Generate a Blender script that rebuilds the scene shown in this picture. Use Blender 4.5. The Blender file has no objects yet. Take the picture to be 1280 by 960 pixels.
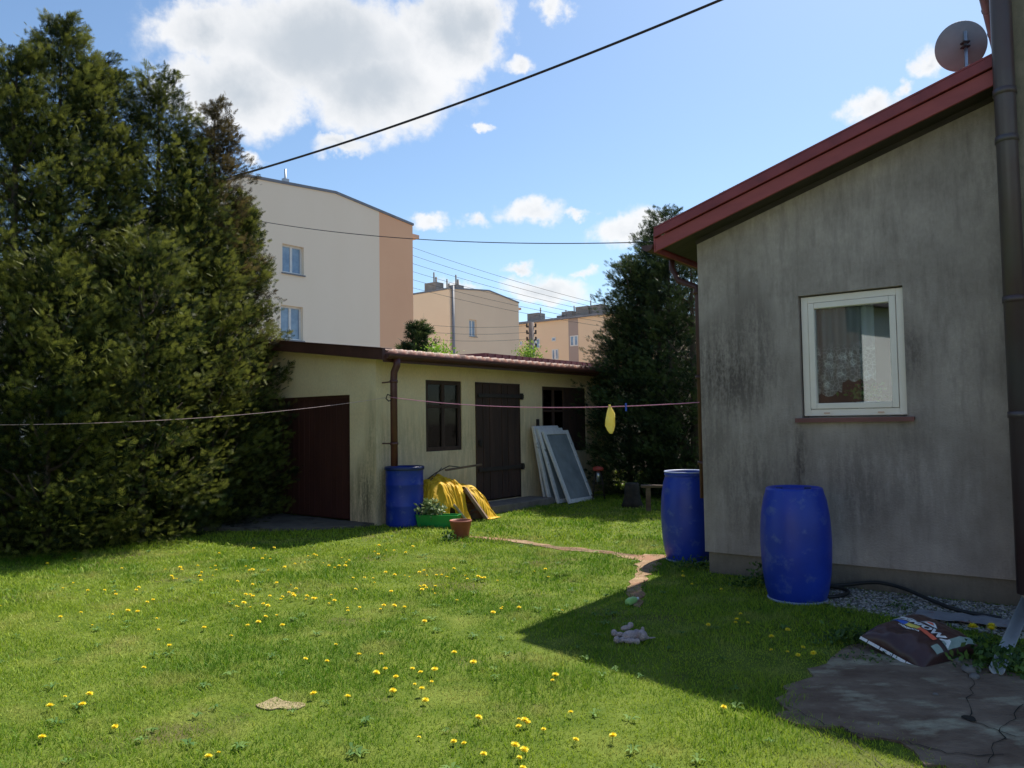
import bpy, bmesh, math, random
import numpy as np
from mathutils import Vector, Matrix, noise
S = bpy.context.scene
rad = math.radians
random.seed(7); RNG = np.random.default_rng(7)

# ------------------------------------------------------------ camera
FPX, PITCH, ROLL, HC = 961.0, rad(2.8), .015, 1.58
cF = Vector((0, math.cos(PITCH), math.sin(PITCH)))
_R0 = Vector((1, 0, 0)); _U0 = Vector((0, -math.sin(PITCH), math.cos(PITCH)))
cU = _U0*math.cos(ROLL) + _R0*math.sin(ROLL)
cR = _R0*math.cos(ROLL) - _U0*math.sin(ROLL)
CAM = Vector((0, 0, HC))
def ray(x, y): return cF + cR*((x-640)/FPX) + cU*((480-y)/FPX)
def G(x, y, z=0.0):                       # where the sight line through photo pixel x,y meets height z
    d = ray(x, y); return CAM + d*((z-HC)/d.z)
def A(x, y, Y):                           # ... or distance Y
    d = ray(x, y); return CAM + d*(Y/d.y)
cam = bpy.data.cameras.new('camera'); co = bpy.data.objects.new('camera', cam)
S.collection.objects.link(co); S.camera = co
m3 = Matrix((cR, cU, -cF)).transposed()
co.matrix_world = Matrix.Translation(CAM) @ m3.to_4x4()
cam.sensor_width = 36; cam.lens = 36*FPX/1280; cam.clip_start = .05; cam.clip_end = 3000

# ------------------------------------------------------------ light
SUN_AZ, SUN_EL = rad(33.2), rad(53)       # azimuth from +Y towards +X
sd = Vector((math.sin(SUN_AZ)*math.cos(SUN_EL), math.cos(SUN_AZ)*math.cos(SUN_EL), math.sin(SUN_EL)))
sl = bpy.data.lights.new('sun', 'SUN'); so = bpy.data.objects.new('sun', sl); S.collection.objects.link(so)
so.rotation_euler = (-sd).to_track_quat('-Z', 'Y').to_euler()
sl.energy = 5.0; sl.angle = rad(.7); sl.color = (1, .94, .84)
S.view_settings.view_transform = 'Standard'; S.view_settings.look = 'None'
S.view_settings.gamma = 1; S.view_settings.use_curve_mapping = False
S.view_settings.exposure = 0.66
S.cycles.max_bounces = 6; S.cycles.transparent_max_bounces = 12
S.cycles.use_adaptive_sampling = True

W = bpy.data.worlds.new('World'); S.world = W; W.use_nodes = True
nt = W.node_tree; nt.nodes.clear()
def N(t, **k):
    n = nt.nodes.new(t)
    for a, v in k.items(): setattr(n, a, v)
    return n
def L(a, b): nt.links.new(a, b)
def math_(op, a, b=None, clamp=False):
    n = N('ShaderNodeMath', operation=op, use_clamp=clamp)
    for i, v in enumerate((a, b)):
        if v is None: continue
        if isinstance(v, (int, float)): n.inputs[i].default_value = v
        else: L(v, n.inputs[i])
    return n.outputs[0]
def vmath(op, a, b=None):
    n = N('ShaderNodeVectorMath', operation=op)
    for i, v in enumerate((a, b)):
        if v is None: continue
        if isinstance(v, tuple): n.inputs[i].default_value = v
        else: L(v, n.inputs[i])
    return n.outputs['Value'] if op == 'LENGTH' else n.outputs[0]
sky = N('ShaderNodeTexSky', sky_type='NISHITA')
sky.sun_disc = False; sky.sun_elevation = SUN_EL; sky.sun_rotation = SUN_AZ
sky.air_density = 1.0; sky.dust_density = .6; sky.ozone_density = 1.5
tc = N('ShaderNodeTexCoord'); sx = N('ShaderNodeSeparateXYZ'); L(tc.outputs['Generated'], sx.inputs[0])
az = math_('ARCTAN2', sx.outputs[0], sx.outputs[1]); el = math_('ARCSINE', sx.outputs[2])
cv = N('ShaderNodeCombineXYZ'); L(az, cv.inputs[0]); L(el, cv.inputs[1])
nz = N('ShaderNodeTexNoise'); nz.inputs['Scale'].default_value = 9; nz.inputs['Detail'].default_value = 8; nz.inputs['Roughness'].default_value = .62
L(cv.outputs[0], nz.inputs['Vector'])
nb = N('ShaderNodeTexNoise'); nb.inputs['Scale'].default_value = 26; nb.inputs['Detail'].default_value = 6; nb.inputs['Roughness'].default_value = .6
L(cv.outputs[0], nb.inputs['Vector'])
off = vmath('SUBTRACT', nb.outputs['Color'], (.5, .5, .5)); off = vmath('MULTIPLY', off, (.07, .05, 0))
wv = vmath('ADD', cv.outputs[0], off)
CL = [(400,60,205,80),(300,115,105,62),(470,105,125,72),(560,40,85,62),(255,35,75,45),(425,182,42,14),(590,30,60,50),
      (690,12,26,16),(650,80,30,12),(603,161,15,6),(311,202,17,11),(541,280,30,12),(597,278,26,11),(668,266,48,20),(718,264,26,8),
      (785,292,50,20),(1160,78,26,20),(1092,130,42,18),(1130,110,20,12),(650,335,24,8),(690,362,72,22),(732,341,28,9),(567,357,36,12),(820,285,50,25),
      (-260,150,160,50),(1500,60,170,60),(1750,300,200,50)]
acc = None
for (x, y, a, b) in CL:
    d = ray(x, y).normalized(); a0 = math.atan2(d.x, d.y); e0 = math.asin(d.z)
    d2 = ray(x+a, y).normalized(); ra = abs(math.atan2(d2.x, d2.y)-a0); rb = b/FPX*math.cos(e0)
    v = vmath('SUBTRACT', wv, (a0, e0, 0)); v = vmath('MULTIPLY', v, (1/ra, 1/rb, 0))
    v = math_('SUBTRACT', 1.0, vmath('LENGTH', v))
    v = math_('MULTIPLY', v, min(1.0, .35+b/90))
    acc = v if acc is None else math_('MAXIMUM', acc, v)
fb = math_('MULTIPLY', math_('SUBTRACT', nz.outputs['Fac'], .5), 1.15)
dens = math_('ADD', acc, fb)
mr = N('ShaderNodeMapRange', interpolation_type='SMOOTHSTEP'); L(dens, mr.inputs[0]); mr.inputs[1].default_value = -.05; mr.inputs[2].default_value = .34
mask = math_('MULTIPLY', mr.outputs[0], .93)
core = N('ShaderNodeMapRange', interpolation_type='SMOOTHSTEP')
ng = N('ShaderNodeTexNoise'); ng.inputs['Scale'].default_value = 7; ng.inputs['Detail'].default_value = 7
L(vmath('ADD', cv.outputs[0], (0, .03, 0)), ng.inputs['Vector'])
L(math_('ADD', acc, math_('MULTIPLY', math_('SUBTRACT', ng.outputs['Fac'], .5), 1.3)), core.inputs[0]); core.inputs[1].default_value = .15; core.inputs[2].default_value = 1.0
cm = N('ShaderNodeMixRGB'); cm.inputs[1].default_value = (6.0, 6.0, 6.0, 1); cm.inputs[2].default_value = (3.7, 4.0, 4.3, 1); L(core.outputs[0], cm.inputs[0])
mx = N('ShaderNodeMixRGB'); L(mask, mx.inputs[0]); L(vmath('MULTIPLY', sky.outputs[0], (.81, .905, .955)), mx.inputs[1]); L(cm.outputs[0], mx.inputs[2])
bg = N('ShaderNodeBackground'); bg.inputs[1].default_value = .105; L(mx.outputs[0], bg.inputs[0])
wo = N('ShaderNodeOutputWorld'); L(bg.outputs[0], wo.inputs[0])

# ------------------------------------------------------------ materials
def mat(name, c1, c2=None, scale=4, rough=.7, bump=0, bscale=None, metal=0, detail=6, stretch=(1,1,1), c3=None, s3=1.0, t3=(.5,.62), spec=.5, trans=0, attr=None, bdist=.02):
    m = bpy.data.materials.new(name); m.use_nodes = True; t = m.node_tree; b = t.nodes['Principled BSDF']
    b.inputs['Roughness'].default_value = rough; b.inputs['Metallic'].default_value = metal
    b.inputs['Specular IOR Level'].default_value = spec
    def n(k): return t.nodes.new(k)
    tc = n('ShaderNodeTexCoord'); mp = n('ShaderNodeMapping'); mp.inputs['Scale'].default_value = stretch
    t.links.new(tc.outputs['Object'], mp.inputs[0])
    out = None
    if c2 is not None:
        z = n('ShaderNodeTexNoise'); z.inputs['Scale'].default_value = scale; z.inputs['Detail'].default_value = detail; z.inputs['Roughness'].default_value = .6
        t.links.new(mp.outputs[0], z.inputs['Vector'])
        r = n('ShaderNodeValToRGB'); r.color_ramp.elements[0].position = .33; r.color_ramp.elements[1].position = .67
        r.color_ramp.elements[0].color = (*c1, 1); r.color_ramp.elements[1].color = (*c2, 1)
        t.links.new(z.outputs['Fac'], r.inputs[0]); out = r.outputs[0]
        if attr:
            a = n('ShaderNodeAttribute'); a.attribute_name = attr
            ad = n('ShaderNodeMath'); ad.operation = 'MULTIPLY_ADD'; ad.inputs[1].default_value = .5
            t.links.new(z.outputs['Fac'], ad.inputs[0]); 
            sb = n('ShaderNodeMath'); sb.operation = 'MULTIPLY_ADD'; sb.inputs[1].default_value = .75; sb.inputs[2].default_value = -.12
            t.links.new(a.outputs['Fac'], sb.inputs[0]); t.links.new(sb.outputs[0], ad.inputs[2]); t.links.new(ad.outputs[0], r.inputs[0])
        if c3 is not None:
            z2 = n('ShaderNodeTexNoise'); z2.inputs['Scale'].default_value = s3; z2.inputs['Detail'].default_value = 8; z2.inputs['Roughness'].default_value = .65
            t.links.new(mp.outputs[0], z2.inputs['Vector'])
            mr = n('ShaderNodeMapRange'); mr.inputs[1].default_value = t3[0]; mr.inputs[2].default_value = t3[1]
            t.links.new(z2.outputs['Fac'], mr.inputs[0])
            mm = n('ShaderNodeMixRGB'); mm.inputs[2].default_value = (*c3, 1)
            t.links.new(mr.outputs[0], mm.inputs[0]); t.links.new(out, mm.inputs[1]); out = mm.outputs[0]
        t.links.new(out, b.inputs['Base Color'])
    else: b.inputs['Base Color'].default_value = (*c1, 1)
    if bump:
        z = n('ShaderNodeTexNoise'); z.inputs['Scale'].default_value = bscale or scale*4; z.inputs['Detail'].default_value = 6
        t.links.new(mp.outputs[0], z.inputs['Vector'])
        bn = n('ShaderNodeBump'); bn.inputs['Strength'].default_value = bump; bn.inputs['Distance'].default_value = bdist
        t.links.new(z.outputs['Fac'], bn.inputs['Height']); t.links.new(bn.outputs[0], b.inputs['Normal'])
    if trans:
        tr = n('ShaderNodeBsdfTranslucent'); ms = n('ShaderNodeMixShader'); ms.inputs[0].default_value = trans
        if out is not None: t.links.new(out, tr.inputs[0])
        else: tr.inputs[0].default_value = (*c1, 1)
        t.links.new(b.outputs[0], ms.inputs[1]); t.links.new(tr.outputs[0], ms.inputs[2])
        t.links.new(ms.outputs[0], t.nodes['Material Output'].inputs[0])
    return m

def stucco(name, base1, base2, stains, bump=.4, streak=.5, streakcol=(.1,.09,.08), zfade=None):
    """plaster with rain streaks; stains = [(x, z, rx, rz, strength)] soiled places in the wall's own metres"""
    m = bpy.data.materials.new(name); m.use_nodes = True; t = m.node_tree; b = t.nodes['Principled BSDF']
    b.inputs['Roughness'].default_value = .92; b.inputs['Specular IOR Level'].default_value = .2
    n = t.nodes.new; l = t.links.new
    tc = n('ShaderNodeTexCoord')
    def noise_(scale, st, detail=8, rough=.62):
        mp = n('ShaderNodeMapping'); mp.inputs['Scale'].default_value = st; l(tc.outputs['Object'], mp.inputs[0])
        z = n('ShaderNodeTexNoise'); z.inputs['Scale'].default_value = scale; z.inputs['Detail'].default_value = detail; z.inputs['Roughness'].default_value = rough
        l(mp.outputs[0], z.inputs['Vector']); return z.outputs['Fac']
    def mth(op, a, b_, c=False):
        k = n('ShaderNodeMath'); k.operation = op; k.use_clamp = c
        for i, v in enumerate((a, b_)):
            if isinstance(v, (int, float)): k.inputs[i].default_value = v
            else: l(v, k.inputs[i])
        return k.outputs[0]
    r = n('ShaderNodeValToRGB'); r.color_ramp.elements[0].position = .38; r.color_ramp.elements[1].position = .62
    r.color_ramp.elements[0].color = (*base1, 1); r.color_ramp.elements[1].color = (*base2, 1)
    l(noise_(1.6, (1,1,1)), r.inputs[0])
    fine = noise_(42, (1,1,.5)); st = noise_(13, (1,1,.15)); st2 = noise_(3, (1,1,.5))
    sm = mth('MULTIPLY', mth('SUBTRACT', mth('ADD', mth('MULTIPLY', st, .6), mth('MULTIPLY', st2, .4)), .47, True), 5, True)
    sm = mth('MULTIPLY', sm, streak)
    sp = n('ShaderNodeSeparateXYZ'); l(tc.outputs['Object'], sp.inputs[0])
    for (x, z, rx, rz, k, ax) in stains:
        k = min(1, k*1.15)
        dx = mth('DIVIDE', mth('SUBTRACT', sp.outputs[ax], x), rx); dz = mth('DIVIDE', mth('SUBTRACT', sp.outputs[2], z), rz)
        q = mth('SUBTRACT', 1.0, mth('ADD', mth('MULTIPLY', dx, dx), mth('MULTIPLY', dz, dz)), True)
        q = mth('MULTIPLY', q, mth('MULTIPLY', mth('SUBTRACT', mth('ADD', mth('MULTIPLY', st, .55), mth('MULTIPLY', fine, .45)), .36, True), 5.0, True))
        sm = mth('MAXIMUM', sm, mth('MULTIPLY', q, k))
    mm = n('ShaderNodeMixRGB'); mm.inputs[2].default_value = (*streakcol, 1); l(sm, mm.inputs[0]); l(r.outputs[0], mm.inputs[1])
    fm = n('ShaderNodeMixRGB'); fm.blend_type = 'MULTIPLY'; fm.inputs[0].default_value = .5; l(mm.outputs[0], fm.inputs[1])
    fr = n('ShaderNodeMapRange'); fr.inputs[3].default_value = .55; fr.inputs[4].default_value = 1.4; l(fine, fr.inputs[0]); l(fr.outputs[0], fm.inputs[2])
    l(fm.outputs[0], b.inputs['Base Color'])
    bn = n('ShaderNodeBump'); bn.inputs['Strength'].default_value = bump; bn.inputs['Distance'].default_value = .015
    l(noise_(55, (1,1,1), 4), bn.inputs['Height']); l(bn.outputs[0], b.inputs['Normal'])
    return m

def glass(name, tint=(.9,.95,.95), mixv=.25, rough=.02):
    m = bpy.data.materials.new(name); m.use_nodes = True; t = m.node_tree; n = t.nodes.new
    t.nodes.remove(t.nodes['Principled BSDF'])
    g = n('ShaderNodeBsdfGlossy'); g.inputs['Roughness'].default_value = rough; g.inputs[0].default_value = (.95,.97,1,1)
    tr = n('ShaderNodeBsdfTransparent'); tr.inputs[0].default_value = (*tint, 1)
    fr = n('ShaderNodeFresnel'); fr.inputs[0].default_value = 1.5
    ad = n('ShaderNodeMath'); ad.operation = 'ADD'; ad.inputs[1].default_value = mixv; t.links.new(fr.outputs[0], ad.inputs[0])
    ms = n('ShaderNodeMixShader'); t.links.new(ad.outputs[0], ms.inputs[0]); t.links.new(tr.outputs[0], ms.inputs[1]); t.links.new(g.outputs[0], ms.inputs[2])
    t.links.new(ms.outputs[0], t.nodes['Material Output'].inputs[0]); return m

M = {}
M['grass'] = mat('grass_blades', (.105,.225,.012), (.33,.43,.035), scale=.8, rough=.6, trans=.32, attr='tint', c3=(.44,.40,.13), s3=1.5, t3=(.52,.72), spec=.25)
M['soil'] = mat('lawn_soil', (.06,.10,.012), (.14,.18,.03), scale=3, rough=.95, bump=.6, bscale=40, c3=(.10,.08,.04), s3=.9, t3=(.55,.7), spec=.1)
M['path'] = mat('trodden_earth', (.19,.12,.07), (.38,.27,.17), scale=7, rough=.95, bump=.8, bscale=35, c3=(.30,.17,.11), s3=3, t3=(.5,.6), spec=.1)
M['bare'] = mat('dry_thatch', (.20,.16,.075), (.36,.29,.16), scale=30, rough=.95, bump=.8, bscale=60)
M['slab'] = mat('old_concrete', (.125,.082,.058), (.235,.175,.13), scale=3.2, rough=.9, bump=.9, bscale=24, c3=(.36,.33,.235), s3=2.3, t3=(.52,.66), stretch=(1,1.6,1), spec=.25)
M['apron'] = mat('apron_concrete', (.12,.10,.08), (.22,.19,.15), scale=2, rough=.9, bump=.6, bscale=25, c3=(.06,.05,.04), s3=2, t3=(.5,.65), spec=.2)
M['step'] = mat('step_concrete', (.16,.13,.11), (.26,.22,.19), scale=4, rough=.9, bump=.6, bscale=30, spec=.2)
M['redmetal'] = mat('red_sheet_metal', (.20,.030,.035), (.28,.045,.048), scale=5, rough=.5, bump=.05)
M['redmetal2'] = mat('red_board', (.27,.05,.05), (.36,.072,.066), scale=8, rough=.55, bump=.1, stretch=(.3,1,1))
M['soffit'] = mat('dark_soffit', (.035,.028,.025), (.06,.045,.04), scale=12, rough=.8, stretch=(.2,1,1), bump=.2)
M['brownmetal'] = mat('brown_sheet', (.06,.022,.018), (.095,.035,.028), scale=6, rough=.5, bump=.05)
M['pipered'] = mat('brown_red_pipe', (.085,.028,.026), (.12,.04,.035), scale=6, rough=.45)
M['pipegrey'] = mat('grey_maroon_pipe', (.085,.08,.085), (.075,.035,.038), scale=1.2, rough=.38, stretch=(1,1,.6), bump=.05)
M['pvc'] = mat('white_pvc', (.84,.73,.63), (.89,.79,.70), scale=4, rough=.35)
M['white'] = mat('white_paint', (.66,.66,.64), (.78,.78,.76), scale=8, rough=.5)
M['glass'] = glass('window_glass', mixv=.07)
M['shedglass'] = glass('dusty_glass', tint=(.3,.3,.29), mixv=-.04, rough=.03)
M['farglass'] = mat('reflecting_pane', (.12,.2,.32), (.3,.42,.55), scale=1.5, rough=.15, spec=.9)
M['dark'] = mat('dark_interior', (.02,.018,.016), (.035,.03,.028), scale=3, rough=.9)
M['room'] = mat('room_wallpaper', (.10,.07,.07), (.15,.11,.105), scale=2, rough=.9)
M['gate'] = mat('brown_gate_steel', (.060,.018,.013), (.085,.028,.020), scale=3, rough=.6, bump=.15, stretch=(1,1,.3))
M['wood'] = mat('stained_door_wood', (.036,.018,.013), (.075,.036,.024), scale=7, rough=.75, bump=.5, bscale=30, stretch=(1,1,.12))
M['iron'] = mat('blackened_iron', (.02,.014,.012), (.04,.024,.02), scale=8, rough=.6, bump=.2)
M['tile'] = mat('roof_tile_sheet', (.20,.075,.045), (.30,.125,.085), scale=5, rough=.6, bump=.2, c3=(.36,.24,.18), s3=6, t3=(.55,.7))
M['blue'] = mat('blue_plastic', (.006,.028,.30), (.012,.045,.42), scale=2.2, rough=.42, bump=.06, bscale=14, c3=(.08,.12,.36), s3=7, t3=(.55,.72))
M['bluedark'] = mat('dark_blue_lid', (.01,.02,.09), (.015,.03,.14), scale=4, rough=.4)
M['rim'] = mat('pale_blue_rim', (.22,.28,.5), (.4,.45,.6), scale=10, rough=.4)
M['tarp'] = mat('yellow_tarp', (.72,.43,.012), (.85,.54,.03), scale=5, rough=.62, bump=.25, bscale=30, trans=.2, spec=.3)
M['plank'] = mat('weathered_plank', (.10,.06,.04), (.22,.15,.10), scale=6, rough=.85, bump=.4, bscale=25, stretch=(.2,1,1))
M['planklight'] = mat('grey_plank', (.30,.24,.19), (.45,.38,.31), scale=6, rough=.85, bump=.3, stretch=(.3,1,1))
M['green'] = mat('green_plastic', (.008,.24,.045), (.014,.34,.07), scale=3, rough=.35, trans=.12)
M['terra'] = mat('terracotta_plastic', (.28,.075,.04), (.36,.105,.06), scale=6, rough=.55)
M['frame'] = mat('peeling_white_frame', (.70,.66,.63), (.84,.81,.78), scale=9, rough=.65, bump=.2, c3=(.24,.19,.16), s3=9, t3=(.6,.7))
M['frameglass'] = mat('dusty_old_pane', (.24,.26,.265), (.36,.38,.38), scale=3, rough=.18, spec=.7, c3=(.3,.3,.28), s3=5, t3=(.5,.8))
M['black'] = mat('black_rubber', (.012,.012,.012), (.022,.022,.022), scale=6, rough=.55)
M['cable'] = mat('black_cable', (.012,.012,.014), rough=.6)
M['chrome'] = mat('bare_metal', (.5,.5,.5), (.65,.65,.66), scale=9, rough=.3, metal=.9)
M['redcap'] = mat('red_cap', (.42,.05,.03), (.5,.07,.04), scale=6, rough=.5)
M['plush'] = mat('pinkish_plush', (.36,.29,.30), (.50,.42,.43), scale=24, rough=1, bump=1, bscale=90, spec=.1)
M['bottle'] = mat('pale_green_plastic', (.26,.50,.14), (.34,.6,.2), scale=5, rough=.35)
M['sack'] = mat('brown_sack_film', (.050,.022,.022), (.075,.034,.032), scale=4, rough=.33, bump=.25, bscale=10)
M['ink_w'] = mat('white_print', (.72,.72,.72), rough=.4); M['ink_b'] = mat('blue_print', (.05,.13,.5), rough=.4)
M['ink_y'] = mat('yellow_print', (.75,.6,.12), rough=.4); M['ink_r'] = mat('orange_print', (.75,.14,.08), rough=.4)
M['ink_g'] = mat('pale_green_print', (.22,.30,.27), (.32,.4,.36), scale=20, rough=.4)
M['gravel'] = mat('gravel_stone', (.16,.15,.14), (.42,.39,.36), scale=9, rough=.85, attr='tint')
M['bark'] = mat('thuja_bark', (.06,.04,.028), (.12,.085,.06), scale=5, rough=.9, bump=.8, bscale=20, stretch=(1,1,.2))
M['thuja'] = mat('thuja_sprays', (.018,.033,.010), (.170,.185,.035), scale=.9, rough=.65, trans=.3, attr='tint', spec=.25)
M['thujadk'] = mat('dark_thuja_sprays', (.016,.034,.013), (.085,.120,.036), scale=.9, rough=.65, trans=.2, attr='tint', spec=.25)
M['thujabr'] = mat('browning_thuja_sprays', (.045,.038,.018), (.15,.115,.045), scale=.9, rough=.7, trans=.25, attr='tint', spec=.2)
M['bush'] = mat('fresh_leaves', (.14,.28,.02), (.30,.44,.05), scale=2, rough=.6, trans=.35, attr='tint')
M['weed'] = mat('weed_leaves', (.025,.07,.012), (.09,.17,.025), scale=6, rough=.6, trans=.25, attr='tint')
M['weedlawn'] = mat('lawn_weed_leaves', (.05,.13,.02), (.13,.23,.04), scale=6, rough=.85, trans=.2, attr='tint')
M['potplant'] = mat('grey_green_leaves', (.10,.16,.06), (.26,.32,.14), scale=6, rough=.6, trans=.25, attr='tint')
M['stalk'] = mat('dandelion_stalk', (.12,.2,.04), rough=.6)
M['petal'] = mat('dandelion_petal', (.90,.70,.02), (.95,.82,.06), scale=60, rough=.7, trans=.2)
M['flower'] = mat('salmon_petal', (.7,.3,.2), rough=.6)
M['bA'] = mat('pale_beige_render', (.91,.77,.60), (.94,.80,.635), scale=.35, rough=.9, stretch=(1,1,.5), bump=.1, bscale=8)
M['bAo'] = mat('peach_render', (.88,.50,.30), (.91,.53,.32), scale=.4, rough=.9, bump=.1, bscale=8)
M['bAr'] = mat('peach_reveal', (.70,.46,.33), rough=.9)
M['bB'] = mat('sand_render', (.84,.64,.45), (.88,.68,.48), scale=.3, rough=.9)
M['bC'] = mat('ochre_render', (.84,.62,.42), (.88,.66,.45), scale=.3, rough=.9)
M['bCo'] = mat('mauve_render', (.42,.33,.29), rough=.9)
M['roofedge'] = mat('grey_roof_edge', (.16,.17,.2), (.22,.23,.26), scale=2, rough=.5)
M['chimney'] = mat('chimney_plaster', (.22,.19,.17), (.3,.27,.24), scale=2, rough=.9)
M['galv'] = mat('galvanised', (.34,.36,.38), (.44,.46,.48), scale=3, rough=.45, metal=.3)
M['dishgrey'] = mat('dish_back_grey', (.24,.245,.26), (.30,.305,.32), scale=4, rough=.55)
M['concretepole'] = mat('pole_concrete', (.15,.12,.11), (.24,.19,.17), scale=3, rough=.9)
M['rope'] = mat('clothesline_cord', (.62,.42,.42), rough=.7); M['rope2'] = mat('pink_cord', (.72,.28,.42), rough=.6)
M['cloth'] = mat('yellow_cloth', (.85,.74,.2), (.9,.82,.35), scale=12, rough=.8, trans=.4)
M['peg'] = mat('blue_peg', (.02,.1,.6), rough=.4)
M['nwall'] = mat('neighbour_white_wall', (.7,.7,.7), (.78,.78,.78), scale=.5, rough=.9); M['nroof'] = mat('neighbour_dark_roof', (.05,.045,.05), (.08,.07,.07), scale=1, rough=.8)
M['shedwall2'] = mat('back_shed_wall', (.5,.42,.28), (.6,.5,.34), scale=1, rough=.9)
# house wall in house metres: x along the wall, z up
M['hwall'] = stucco('stained_grey_stucco', (.34,.28,.245), (.47,.39,.345),
    [(.30,2.05,.75,.75,.85,0),(.55,2.3,.35,.7,.7,0),(.5,.9,.6,.9,.6,0),(1.5,.9,.5,.6,.6,0),(.98,1.1,.12,.6,.9,0),(.12,1.4,.35,1.1,.55,0),(.95,1.0,.30,.75,.55,0),(.8,1.5,.5,.9,.4,0),(1.98,2.1,.14,.5,.7,0),(1.9,1.2,.5,1.1,.45,0),(2.3,.9,.5,.8,.35,0),(1.4,1.1,.6,.45,.5,0)], streak=.5, streakcol=(.115,.09,.082), bump=.55)
M['hplinth'] = stucco('grey_plinth_render', (.20,.165,.13), (.27,.225,.18), [(1.3,0,1.6,.2,.7,0)], streak=.3, bump=.4)
M['hwall2'] = stucco('mossy_grey_stucco', (.26,.22,.155), (.36,.30,.235), [(2.9,3.5,.5,2.6,.5,0)], streak=.4, streakcol=(.1,.1,.07))
M['ywall'] = stucco('yellow_plaster', (.89,.67,.41), (.94,.74,.475),
    [(-.25,.45,.34,.8,.75,0),(-.1,1.2,.2,1.0,.45,0),(.2,.4,.4,.8,.6,1),(.2,1.2,.2,.6,.4,1),(-.5,.1,.5,.35,.5,0),(2.2,.1,1.4,.3,.4,1)], streak=.05, streakcol=(.09,.08,.05), bump=.3)

# ------------------------------------------------------------ mesh helpers
class MB:
    def __init__(s): s.v = []; s.f = []; s.m = []; s.sm = []; s.mi = 0; s.smooth = False
    def add(s, vs, fs, smooth=None):
        o = len(s.v); s.v += [tuple(p) for p in vs]
        for f in fs: s.f.append(tuple(i+o for i in f)); s.m.append(s.mi); s.sm.append(s.smooth if smooth is None else smooth)
        return s
    def box(s, x0, x1, y0, y1, z0, z1):
        v = [(x, y, z) for z in (z0, z1) for y in (y0, y1) for x in (x0, x1)]
        return s.add(v, [(0,2,3,1),(4,5,7,6),(0,1,5,4),(2,6,7,3),(0,4,6,2),(1,3,7,5)], False)
    def prism(s, poly, axis, a, b):     # poly of 2D points; extruded along axis ('x','y','z')
        def p(u, w, t): return {'x': (t, u, w), 'y': (u, t, w), 'z': (u, w, t)}[axis]
        n = len(poly); v = [p(u, w, a) for u, w in poly] + [p(u, w, b) for u, w in poly]
        f = [tuple(range(n))[::-1], tuple(range(n, 2*n))] + [(i, (i+1) % n, n+(i+1) % n, n+i) for i in range(n)]
        return s.add(v, f, False)
    def tube(s, pts, r, seg=8, cap=True):
        pts = [Vector(p) for p in pts]; n = len(pts); rs = r if isinstance(r, (list, tuple)) else [r]*n
        up = None; v = []; f = []
        for i, p in enumerate(pts):
            t = (pts[min(i+1, n-1)]-pts[max(i-1, 0)]).normalized()
            if up is None:
                up = Vector((0, 0, 1)) if abs(t.z) < .9 else Vector((1, 0, 0))
            a = t.cross(up).normalized(); b = a.cross(t).normalized(); up = b
            for k in range(seg):
                w = 2*math.pi*k/seg; v.append(p+(a*math.cos(w)+b*math.sin(w))*rs[i])
        for i in range(n-1):
            for k in range(seg): f.append((i*seg+k, i*seg+(k+1) % seg, (i+1)*seg+(k+1) % seg, (i+1)*seg+k))
        if cap: f += [tuple(range(seg))[::-1], tuple((n-1)*seg+k for k in range(seg))]
        return s.add(v, f, True)
    def lathe(s, prof, c=(0,0,0), seg=40):
        v = []; f = []; n = len(prof)
        for r, z in prof:
            for k in range(seg):
                w = 2*math.pi*k/seg; v.append((c[0]+r*math.cos(w), c[1]+r*math.sin(w), c[2]+z))
        for i in range(n-1):
            for k in range(seg): f.append((i*seg+k, i*seg+(k+1) % seg, (i+1)*seg+(k+1) % seg, (i+1)*seg+k))
        return s.add(v, f, True)
    def bar(s, a, b, w, h, up=(0,0,1)):
        a = Vector(a); b = Vector(b); t = (b-a).normalized(); u = Vector(up); x = t.cross(u).normalized()*w/2; y = x.cross(t).normalized()*h/2
        v = [a-x-y, a+x-y, a+x+y, a-x+y, b-x-y, b+x-y, b+x+y, b-x+y]
        return s.add(v, [(0,1,2,3),(4,7,6,5),(0,4,5,1),(1,5,6,2),(2,6,7,3),(3,7,4,0)], False)
    def build(s, name, mats, parent=None, bevel=0):
        me = bpy.data.meshes.new(name); me.from_pydata(s.v, [], s.f)
        for q in (mats if isinstance(mats, (list, tuple)) else [mats]): me.materials.append(q)
        me.polygons.foreach_set('material_index', s.m); me.polygons.foreach_set('use_smooth', s.sm)
        bm = bmesh.new(); bm.from_mesh(me); bmesh.ops.recalc_face_normals(bm, faces=bm.faces); bm.to_mesh(me); bm.free()
        o = bpy.data.objects.new(name, me); S.collection.objects.link(o)
        if parent: o.parent = parent
        if bevel:
            b = o.modifiers.new('bevel', 'BEVEL'); b.width = bevel; b.segments = 2; b.limit_method = 'ANGLE'; b.harden_normals = False
        return o
def tag(o, label=None, cat=None, group=None, kind=None):
    for k, v in (('label', label), ('category', cat), ('group', group), ('kind', kind)):
        if v: o[k] = v
    return o
def empty(name, loc, rz=0, **k):
    o = bpy.data.objects.new(name, None); S.collection.objects.link(o); o.empty_display_size = .2
    o.location = loc; o.rotation_euler = (0, 0, rz); return tag(o, **k)
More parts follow.
